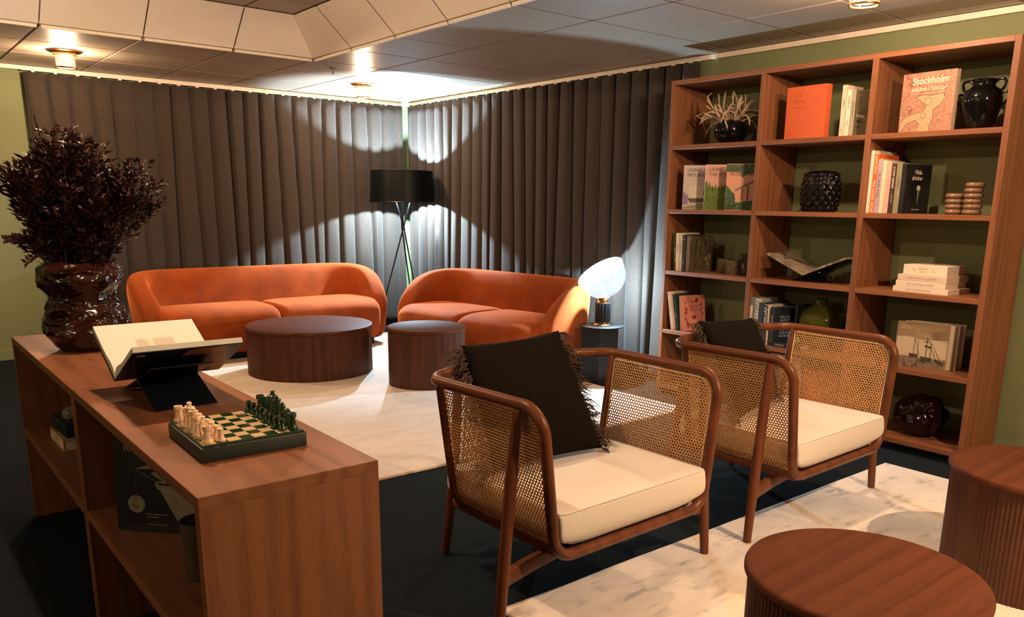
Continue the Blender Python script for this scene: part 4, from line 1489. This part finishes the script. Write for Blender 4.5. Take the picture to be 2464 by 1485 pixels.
# --- row 4, right: ship book with a stack behind
t = book('book with a sailing ship photograph standing face out on the fourth shelf', (4.395, 2.120, Z4), .262, .250, .006, artcover('sepia_sky', [(.22, .155, .09), (.36, .27, .17), (.16, .11, .065)], 3, (1, 1, 1), 1.0, .3), rz=radians(-79), spine=mat('dark_spine', (.02, .025, .035), .5),
    ctext=[('SKEPPSBYGGARE', .030, .012, .208, (.55, .38, .16))],
    art=[('quay_water', polys([[(0.001, .002), (.258, .002), (.258, .055), (.001, .06)]], -.0003), artcover('sepia_water', [(.14, .11, .07), (.24, .19, .13), (.07, .055, .04)], 30)),
         ('bright_sky', polys([[(0.001, .062), (.258, .060), (.258, .165), (.14, .155), (.06, .17), (.001, .165)]], -.0003), mat('sepia_light', (.50, .41, .29), .5)),
         ('ships', polys([[(.075, .055), (.115, .055), (.12, .075), (.07, .078)], [(.135, .04), (.185, .04), (.19, .062), (.13, .066)], [(.20, .045), (.245, .022), (.25, .04), (.205, .06)],
                          [(.093, .07), (.096, .07), (.096, .165), (.093, .165)], [(.112, .07), (.114, .07), (.114, .155), (.112, .155)],
                          [(.155, .06), (.159, .06), (.159, .175), (.155, .175)], [(.178, .06), (.181, .06), (.181, .145), (.178, .145)],
                          [(.14, .146), (.175, .146), (.175, .150), (.14, .150)], [(.145, .120), (.18, .112), (.18, .124), (.148, .130)],
                          [(.181, .14), (.183, .142), (.235, .045), (.232, .045)], [(.159, .17), (.161, .17), (.205, .062), (.202, .062)], [(.096, .16), (.098, .16), (.125, .075), (.122, .075)]], -.0008), mat('ship_ink', (.06, .045, .03), .5))])
gp = 'pale books stacked behind the ship book'
for k in range(5):
    w_ = .20 + .012 * (k % 2)
    t = book(['off-white magazine directly behind the ship book', 'second pale magazine behind the ship book', 'third pale magazine behind the ship book', 'fourth pale magazine behind the ship book', 'rearmost pale magazine behind the ship book'][k],
             (4.3985 + .0225 * k + .009, 2.128 - .008 * k + .0, Z4), .268 + .006 * (k % 3), .246 - .004 * (k % 2), .019, [WB1, WB2, mat('magazine_grey', (.50, .42, .32), .5), WB1, mat('magazine_tan', (.45, .35, .25), .5)][k], rz=radians(-79), group=gp)

# --- row 5
t = thing('book', 'orange textured book standing face out on the bottom shelf, seen through the chair cane', 'book', (4.47, 2.492, .0762), radians(-3))
bm = BM(); box(bm, (0, 0, 0), (.035, .235, .262), .002, 2); link('cover', bm, mat('orange_linen', (.56, .14, .045), .7, var=.25, nscale=60), t)
bm = BM(); box(bm, (.003, -.001, .003), (.032, .0, .259)); link('page_block', bm, PAPER_D, t)
t = thing('book', 'cream book standing on the bottom shelf left of the orange one', 'book', (4.46, 2.738, .0762), radians(-3))
bm = BM(); box(bm, (0, 0, 0), (.030, .22, .330), .002, 2); link('cover', bm, WB1, t)
bm = BM(); box(bm, (.003, -.001, .003), (.027, .0, .327)); link('page_block', bm, PAPER_D, t)

# ------------------------------------------------------------------ vases in the bookcase
def blob(name_part, t, mt, R, H, f, nu=64, nz=40, ztop=None):
    bm = BM(); rows = []
    for j in range(nz + 1):
        v = j / nz
        row = []
        for i in range(nu):
            a = 2 * pi * i / nu
            row.append(f(a, v))
        rows.append(row)
    V = grid(bm, rows, closed_v=True)
    bm.faces.new(V[0]); bm.faces.new(V[-1])
    return link(name_part, bm, mt, t, 75)

t = thing('bowl_vase', 'round black glazed bowl vase on the top shelf, left cell', 'vase', (4.455, 3.382, 1.7102))
bm = BM(); lathe(bm, [(0, 0), (.045, 0), (.074, .012), (.098, .042), (.107, .075), (.102, .105), (.082, .132), (.058, .146), (.052, .144), (.052, .12), (0, .10)], 56, cap=False)
link('body', bm, BLACKG, t, 60)
t = thing('dried_stems', 'curly pale dried stems in the black bowl vase on the top shelf', 'dried plant', (4.455, 3.382, 1.815))
rnd = random.Random(21)
SW = artcover('pale_stem', [(.30, .20, .13), (.50, .37, .24), (.40, .31, .24)], 30)
bm = BM()
for k in range(95):
    a = rnd.uniform(0, 2 * pi); el = rnd.uniform(-.05, 1.0)
    d = Vector((cos(a) * cos(el) * .6, sin(a) * cos(el), sin(el)))
    L = rnd.uniform(.10, .175)
    ax = Vector((rnd.uniform(-1, 1), rnd.uniform(-1, 1), rnd.uniform(-1, 1))).normalized()
    tw = rnd.choice((-1, 1)) * rnd.uniform(.8, 2.6)
    p = Vector((.03 * cos(a), .03 * sin(a), .01)); path = [p.copy()]
    n = 10
    for s_ in range(n):
        f = s_ / n
        dd = (Matrix.Rotation(tw * f ** 1.3, 3, ax) @ d)
        dd = (dd + Vector((0, 0, .5 * (1 - f) - .25 * f))).normalized()
        p = p + dd * L / n * 1.3
        p.x = max(-.10, min(.18, p.x))
        p.y = max(-.235, min(.24, p.y))
        path.append(p.copy())
    tube(bm, path, [.0058] + [.0062 - .0002 * q for q in range(n - 1)] + [.0032], 6)
for (yy, zz_) in ((.155, .215), (-.10, .18), (.235, .09)):
    path = [(0, yy * .1, .02), (-.02, yy * .5, .10), (-.04, yy * .85, zz_ * .62), (-.05, yy * 1.05, zz_ * .9), (-.04, yy * .9, zz_)]
    tube(bm, path, [.0062, .006, .0058, .005, .0035], 6)
link('stems', bm, SW, t, 60)

t = thing('amphora', 'black glazed amphora with looped handles on the top shelf, right cell', 'vase', (4.465, 1.865, 1.7102))
bm = BM(); lathe(bm, [(0, 0), (.056, 0), (.060, .008), (.078, .07), (.092, .125), (.093, .155), (.082, .188), (.056, .206), (.050, .214), (.053, .234), (.059, .241), (.053, .243), (.043, .225), (0, .21)], 56, cap=False)
link('body', bm, BLACKG, t, 60)
for s in (-1, 1):
    bm = BM()
    tube(bm, smooth_path([(0, s * .045, .218, 0), (0, s * .068, .240, .02), (0, s * .104, .238, .02), (0, s * .096, .198, .02), (0, s * .072, .175, 0)], seg=5), .0065, 10)
    link('handle', bm, BLACKG, t, 60)
    bm = BM()
    tube(bm, smooth_path([(0, s * .078, .172, 0), (0, s * .118, .180, .02), (0, s * .130, .152, .02), (0, s * .096, .115, .015), (0, s * .104, .098, 0)], seg=5), .0062, 10)
    link('handle', bm, BLACKG, t, 60)

t = thing('knobbly_vase', 'black glossy knobbly vase on the second shelf, middle cell', 'vase', (4.47, 2.715, 1.2942))
def fk(a, v):
    z = .236 * v
    r = .112 * (.90 + .16 * sin(pi * min(1, v * 1.05)) ** .8)
    if v > .93: r *= sqrt(max(0.05, 1 - ((v - .93) / .08) ** 2))
    if v < .05: r *= .93
    k = int(v * 8)
    off = (k % 2) * pi / 14
    kn = max(0, cos(14 * (a + off))) * max(0, sin(pi * ((v * 8) % 1))) if .03 < v < .95 else 0
    r += .010 * kn ** .7
    return (r * cos(a) * .62, r * sin(a), z - .004 * kn)
blob('body', t, BLACKG, 0, 0, fk, 196, 96)

gr = 'stacked-ring ceramic candlesticks'
for (lab, x, y, n, r, tall) in (('small candlestick of four stacked ceramic rings on the second shelf', 4.43, 1.920, 4, .047, 0), ('tall candlestick of six stacked ceramic rings on the second shelf', 4.42, 1.826, 6, .046, 1)):
    t = thing('ring_candlestick', lab, 'candlestick', (x, y, Z2 - .0002), 0, gr)
    for k in range(n):
        bm = BM()
        lathe(bm, [(.012, .001), (r - .010, .001), (r - .003, .006), (r, .0135), (r - .003, .021), (r - .010, .0262), (.012, .0262)], 40, cap=True)
        o = link('ring', bm, RINGC, t, 60); o.location = (random.uniform(-.002, .002), random.uniform(-.002, .002), .0268 * k)

t = thing('ribbed_vase', 'round olive green ribbed glass vase on the fourth shelf, middle cell', 'vase', (4.515, 2.665, Z4))
bm = BM(); lathe(bm, [(0, 0), (.055, 0), (.075, .01), (.108, .07), (.127, .14), (.124, .19), (.100, .235), (.060, .262), (.036, .270), (.034, .280), (.042, .290), (.042, .302), (.034, .308), (.026, .300), (.028, .272), (.05, .255), (.095, .225), (.118, .18), (.12, .14), (.10, .07), (.07, .016), (0, .012)], 144, cap=False, f=lambda a, z: 1 - .018 * abs(cos(12 * a)))
link('body', bm, OLIVE_G, t, 70)

t = thing('crumpled_vase', 'dark plum crumpled ceramic vase lying on the bottom shelf, right cell', 'vase', (4.50, 1.985, .077))
def fl_(a, v):
    th_ = pi * (v * .96 + .02)
    d = Vector((sin(th_) * cos(a), sin(th_) * sin(a), -cos(th_)))
    n_ = noise.noise(d * 1.6 + Vector((4.1, 2, 0))) * .30 + noise.noise(d * 3.0) * .10
    r = 1 + n_
    x, y, z = d.x * .115 * r, d.y * .132 * r, d.z * .116 * (1 + .6 * n_)
    return (x, y, max(.001, z + .118))
blob('body', t, DBROWNG, 0, 0, fl_, 80, 48)

# ================================================================== LOW CABINET
SX0, SX1, SY0, SYM, SY1, ST = .440, .830, 1.520, 2.672, 3.828, .771
def cabinet(label, y0, y1):
    t = thing('low_cabinet', label, 'cabinet', (SX0, y0, 0), 0, 'open low cabinets set end to end')
    L = y1 - y0; D = SX1 - SX0
    bm = BM(); box(bm, (0, 0, ST - .027), (D, L, ST), .0012, 1); link('top_panel', bm, W_Y, t)
    bm = BM(); box(bm, (0.0004, 0, 0), (D, .027, ST - .027), .0010, 1); link('side_panel', bm, W_Z, t)
    bm = BM(); box(bm, (0.0004, L - .027, 0), (D, L, ST - .027), .0010, 1); link('side_panel', bm, W_Z, t)
    bm = BM(); box(bm, (0.0006, .027, .363), (D - .01, L - .027, .390), .0010, 1); link('shelf', bm, W_Y, t)
    bm = BM(); box(bm, (D - .010, .027, .0), (D - .002, L - .027, ST - .027)); link('back_panel', bm, W_Z, t)
    return t
cabinet('brown wooden open low cabinet in the foreground with the chess set', SY0, SYM - .0008)
cabinet('brown wooden open low cabinet at the far left under the leafy vase', SYM + .0008, SY1)

# chess
BXO, BYO = .515, 1.722
bw = .238
t = thing('chess_box', 'dark green leather chess box with checkered lid on the low cabinet', 'chess board', (BXO, BYO, ST + .0003), radians(-1.5))
bm = BM(); box(bm, (0, 0, 0), (bw, .262, .033), .003, 2); link('box_body', bm, BOXG, t, 40)
bm = BM(); box(bm, (.004, .004, .033), (bw - .004, .258, .0375), .001, 1); link('lid_rim', bm, mat('dark_green_edge', (.02, .045, .018), .3), t)
bm = BM()
sq, sqy, o0, o1 = (bw - .016) / 8, (.262 - .016) / 8, .008, .008
for i in range(8):
    for j in range(8):
        x, y = o0 + i * sq, o1 + j * sqy
        f = bm.faces.new([bm.verts.new(p) for p in ((x, y, .0381), (x + sq, y, .0381), (x + sq, y + sqy, .0381), (x, y + sqy, .0381))])
        f.material_index = (i + j) % 2
link('chessboard', bm, [mat('board_cream', (.74, .52, .30), .2, coat=.4), mat('board_green', (.012, .045, .012), .12, coat=.4)], t)
PR = {
 'pawn': [(0, 0), (.0085, 0), (.0088, .003), (.0068, .006), (.0050, .013), (.0038, .018), (.0058, .0195), (.0040, .021), (.0056, .0245), (.0050, .0285), (.0, .0305)],
 'rook': [(0, 0), (.0098, 0), (.0102, .004), (.0080, .008), (.0066, .015), (.0056, .026), (.0080, .029), (.0082, .038), (.0052, .038), (.0052, .034), (0, .034)],
 'bishop': [(0, 0), (.0098, 0), (.0102, .004), (.0078, .008), (.0056, .018), (.0048, .028), (.0078, .030), (.0050, .033), (.0066, .039), (.0048, .046), (.0018, .049), (.0026, .0515), (0, .053)],
 'queen': [(0, 0), (.0105, 0), (.0108, .005), (.0085, .010), (.0060, .022), (.0056, .034), (.0092, .037), (.0062, .040), (.0090, .052), (.0060, .052), (.0035, .054), (.0045, .058), (0, .060)],
 'king': [(0, 0), (.0105, 0), (.0108, .005), (.0085, .010), (.0062, .022), (.0058, .036), (.0098, .039), (.0066, .042), (.0098, .055), (.0052, .057), (.0036, .060), (.0050, .064), (.003, .067), (0, .068)],
}
def piece(kind, mt):
    bm = BM()
    if kind == 'knight':
        lathe(bm, [(0, 0), (.0098, 0), (.0102, .004), (.0075, .008), (.0070, .012), (0, .012)], 20, cap=False)
        pts = [(-.006, .012), (.006, .012), (.0075, .022), (.006, .030), (.0105, .030), (.0115, .034), (.006, .040), (-.003, .042), (-.0075, .034), (-.0078, .022)]
        for s_ in (-1, 1):
            bm.faces.new([bm.verts.new((x, s_ * .0042, z)) for x, z in pts][::s_])
        for i in range(len(pts)):
            a, b_ = pts[i], pts[(i + 1) % len(pts)]
            bm.faces.new([bm.verts.new(p) for p in ((a[0], -.0042, a[1]), (b_[0], -.0042, b_[1]), (b_[0], .0042, b_[1]), (a[0], .0042, a[1]))])
        bmesh.ops.remove_doubles(bm, verts=bm.verts, dist=.0002)
    else:
        lathe(bm, [(r_ * 1.22, z_) for r_, z_ in PR[kind]], 20, cap=False)
    return link('chess_' + kind, bm, mt, smooth=40)
order = ['rook', 'knight', 'bishop', 'queen', 'king', 'bishop', 'knight', 'rook']
fileword = ['nearest the viewer', 'second from the viewer', 'third from the viewer', 'fourth from the viewer', 'fifth from the viewer', 'sixth from the viewer', 'seventh from the viewer', 'farthest from the viewer']
cz_, sz_ = cos(radians(-1.5)), sin(radians(-1.5))
rnd = random.Random(5)
for (mt, word, cback, cpawn, side) in ((CH_WHITE, 'cream', 0, 1, 'left'), (CH_GREEN, 'dark green', 7, 6, 'right')):
    protos = {}
    for (col, isp) in ((cback, False), (cpawn, True)):
        for j in range(8):
            k = 'pawn' if isp else order[j]
            if k not in protos:
                o = protos[k] = piece(k, mt)
            else:
                o = protos[k].copy(); C.objects.link(o)
            lx = o0 + (col + .5) * sq + rnd.uniform(-.0015, .0015); ly = o1 + (j + .5) * sqy + rnd.uniform(-.0015, .0015)
            o.location = (BXO + cz_ * lx - sz_ * ly, BYO + sz_ * lx + cz_ * ly, ST + .0003 + .0383)
            o.rotation_euler.z = (0 if side == 'left' else pi) + rnd.uniform(-.2, .2)
            lab = '%s chess %s on the %s side of the board, %s' % (word, k, side, fileword[j])
            tag(o, lab, 'chess piece', word + ' chess pieces')

# big crumpled vase
t = thing('crumpled_vase', 'large shiny dark brown crumpled ceramic vase holding burgundy foliage', 'vase', (.630, 3.365, ST + .0005))
def fv(a, v):
    z = .325 * v
    r = .126
    # foot, two swellings with a waist
    r *= (.66 + .34 * min(1, v / .20) ** .6)
    r *= 1 + .09 * exp(-((v - .28) / .16) ** 2) - .13 * exp(-((v - .60) / .09) ** 2 * (1 + .5 * cos(a - 3))) + .07 * exp(-((v - .84) / .12) ** 2)
    if v > .92: r *= 1 - .16 * ((v - .92) / .08)
    d = Vector((cos(a) * 1.0, sin(a) * 1.0, v * 2.6))
    n1 = noise.noise(d * 1.6 + Vector((0, 0, 3))) * .14
    rn = 1 - abs(noise.noise(Vector((d.x * 2.4, d.y * 2.4, d.z * 3.4)) + Vector((5, 1, 0)))) * 2
    n2 = rn * .075 + noise.noise(d * 6.5) * .030 + (1 - abs(noise.noise(d * 9.0)) * 2) * .012
    e = min(1, v / .08) * min(1, (1.02 - v) / .06)
    r *= 1 + (n1 + n2) * e
    return (r * cos(a), r * sin(a), z + .010 * noise.noise(d * 2) * (v > .9))
bm = BM(); rows = []
for j in range(91):
    rows.append([fv(2 * pi * i / 140, j / 90) for i in range(140)])
for q, dz in ((.90, .0), (.88, -.03), (.86, -.12)):
    rows.append([(x * q, y * q, z + dz) for x, y, z in rows[90]])
V = grid(bm, rows, closed_v=True); bm.faces.new(V[0]); bm.faces.new(V[-1])
link('body', bm, BROWNG, t, 75)

# burgundy foliage
t = thing('foliage_bouquet', 'bushy dark burgundy foliage standing in the crumpled brown vase', 'plant', (.630, 3.365, 1.05))
rnd = random.Random(8)
stems_bm = BM(); leaf_bm = BM()
def leaf(p, d, up, L, W):
    d = d.normalized(); s_ = d.cross(up)
    if s_.length < .1: s_ = d.cross(Vector((1, 0, 0)))
    s_.normalize(); n_ = s_.cross(d)
    q = [p, p + d * L * .35 + s_ * W + n_ * W * .35, p + d * L * .35 - n_ * W * .1, p + d * L * .35 - s_ * W + n_ * W * .35, p + d * L + n_ * L * rnd.uniform(-.12, .12)]
    v = [leaf_bm.verts.new(x) for x in q]
    leaf_bm.faces.new((v[0], v[1], v[2])); leaf_bm.faces.new((v[0], v[2], v[3]))
    leaf_bm.faces.new((v[1], v[4], v[2])); leaf_bm.faces.new((v[2], v[4], v[3]))
lobes = [((.000, .02, .36), (.125, .13, .155), 34), ((-.135, -.01, .30), (.075, .10, .11), 20), ((.215, .01, .30), (.080, .10, .125), 22), ((-.05, .02, .44), (.05, .05, .06), 8),
         ((.07, .0, .40), (.07, .08, .10), 12), ((.02, 0, .10), (.11, .11, .05), 16), ((.02, 0, .24), (.13, .12, .08), 16), ((-.16, .0, .13), (.04, .04, .03), 3), ((.10, .0, .18), (.09, .09, .08), 14), ((-.06, .0, .18), (.08, .09, .09), 14), ((.12, -.02, .27), (.06, .07, .07), 12)]
for (c, r, n) in lobes:
    c = Vector(c)
    for k in range(n):
        while True:
            q = Vector((rnd.uniform(-1, 1), rnd.uniform(-1, 1), rnd.uniform(-1, 1)))
            if .15 < q.length < 1: break
        tip = c + Vector((q.x * r[0], q.y * r[1], q.z * r[2]))
        p0 = Vector((rnd.uniform(-.06, .06), rnd.uniform(-.06, .06), -.02))
        mid = p0.lerp(tip, .55) + Vector((0, 0, .03)) + Vector((rnd.uniform(-.02, .02), rnd.uniform(-.02, .02), 0))
        path = []
        for s in range(13):
            f = s / 12
            path.append((1 - f) ** 2 * p0 + 2 * f * (1 - f) * mid + f * f * tip)
        tube(stems_bm, path, [.0022 - .0001 * s for s in range(13)], 4, caps=False)
        for s in range(3, 13):
            base = path[s]; dirn = (path[s] - path[s - 1]).normalized()
            for w_ in range(13 if s > 5 else 7):
                a = rnd.uniform(0, 2 * pi)
                side = Vector((cos(a), sin(a), rnd.uniform(-.3, .6)))
                # short twig with a pair of leaves
                tw = base + (dirn * .4 + side * .8).normalized() * rnd.uniform(.004, .038)
                leaf(tw, dirn * .6 + side + Vector((rnd.uniform(-.4, .4), rnd.uniform(-.4, .4), rnd.uniform(-.2, .4))), Vector((rnd.uniform(-1, 1), rnd.uniform(-1, 1), 1)), rnd.uniform(.020, .034), rnd.uniform(.0055, .0085))
        for w_ in range(4):
            leaf(tip, Vector((rnd.uniform(-1, 1), rnd.uniform(-1, 1), rnd.uniform(0, 1))), Vector((0, 0, 1)), .022, .005)
# a few drooping single sprigs that stand clear of the mass
for (tip, n) in (((-.085, 0, .535), 14), ((-.22, -.02, .13), 16), ((-.17, -.03, .05), 12), ((.315, .0, .27), 10), ((-.20, .02, .36), 10), ((-.03, 0, .50), 10)):
    tip = Vector(tip); p0 = Vector((tip.x * .3, 0, .06)); path = []
    for s in range(n):
        f = s / (n - 1)
        path.append(p0.lerp(tip, f) + Vector((0, 0, .03 * sin(pi * f))))
    tube(stems_bm, path, .0016, 4, caps=False)
    for s in range(n // 3, n):
        dirn = (path[s] - path[s - 1]).normalized()
        for w_ in (-1, 1, 1, -1):
            leaf(path[s], dirn * .8 + Vector((0, rnd.uniform(-.3, .3), w_ * .9)) + Vector((rnd.uniform(-.3, .3), 0, 0)), Vector((0, 1, 0)), rnd.uniform(.018, .026), .0055)
link('stems', stems_bm, mat('stem_brown', (.04, .018, .010), .6), t, 60)
o = link('leaves', leaf_bm, LEAF, t)

# things inside the cabinets
blk = mat('black_jacket', (.012, .013, .020), .35, var=.2)
MOON = mat('moon_print', (.26, .22, .17), .5, var=.35, nscale=60)
GREYP = mat('grey_print', (.28, .24, .19), .5, var=.1)
t = book('black photography book with a moon on its cover in the low cabinet', (.480, 2.432, .3905), .262, .268, .030, blk, rz=math.atan2(-.139, .132), lean=radians(-4), ctext=[('FOTO', .019, .030, .238, (.62, .55, .42)), ('en bok om bilder och ljus', .0065, .088, .052, (.45, .4, .33)), ('och berättelser', .0065, .088, .044, (.45, .4, .33)), ('med inledning av fotografen', .006, .088, .022, (.4, .35, .3))],
     art=[('moon', disc(.060, .082, .026, .026), MOON), ('wedge', polys([[(.125, .142), (.185, .035), (.255, .035), (.258, .135)]]), GREYP),
          ('cord', polys([[(.0605, .108), (.0612, .108), (.0612, .185), (.0605, .185)], [(.0605, .1855), (.062, .183), (.125, .150), (.125, .152)]]), MOON),
          ('figure', polys([[(.062, .186), (.085, .194), (.115, .200), (.13, .190), (.105, .187)], [(.108, .175), (.130, .182), (.145, .170), (.150, .155), (.130, .160)], [(.12, .150), (.15, .158), (.165, .152), (.15, .145)], [(.118, .146), (.128, .15), (.134, .128), (.126, .128)]], -.0007), GREYP)])
t = thing('drinking_glass', 'tall smoked glass tumbler on the low cabinet shelf beside the end panel', 'glass', (.572, 1.985, .3905))
bm = BM(); lathe(bm, [(0, 0), (.037, 0), (.040, .005), (.044, .155), (.0415, .155), (.037, .008), (0, .008)], 40, cap=False); link('body', bm, SMOKE_G, t, 50)
t = thing('book', 'yellow and white thick book lying on the far low cabinet shelf', 'book', (.507, 3.352, .3905), radians(1))
bm = BM(); box(bm, (0, 0, 0), (.15, .235, .003)); box(bm, (0, 0, .040), (.15, .235, .043)); link('cover', bm, mat('ochre_cover', (.58, .35, .10), .5), t)
bm = BM(); box(bm, (-.0015, 0, 0), (.0015, .235, .043), .001, 1); link('spine', bm, mat('white_ochre', (.68, .55, .36), .5, var=.3, nscale=25), t)
bm = BM(); box(bm, (.002, .002, .003), (.147, .233, .040)); link('page_block', bm, PAPER, t)
t = thing('box', 'small dark teal box on the yellow book in the far low cabinet', 'box', (.522, 3.375, .4342), radians(4))
bm = BM(); box(bm, (0, 0, 0), (.11, .20, .055), .003, 2); link('body', bm, mat('dark_teal', (.012, .022, .024), .5), t, 40)
bm = BM(); box(bm, (-.0005, -.0005, .040), (.1105, .2005, .042)); link('lid_gap', bm, BLACKM, t)
t = thing('crumpled_paper', 'grey green crumpled paper lump on the teal box in the far low cabinet', 'crumpled_paper', (.575, 3.46, .4895))
bm = BM(); bmesh.ops.create_icosphere(bm, subdivisions=4, radius=.04)  # noise-shaped lump for the crumpled paper
for v in bm.verts:
    d = v.co.normalized()
    r = .04 * (1 + .35 * noise.noise(d * 1.8) + .15 * noise.noise(d * 5))
    v.co = Vector((d.x * r, d.y * r * 1.25, max(-.018, d.z * r * .75) + .018))
link('body', bm, mat('paper_crumple', (.22, .21, .15), .7, var=.35, nscale=30), t, 30)
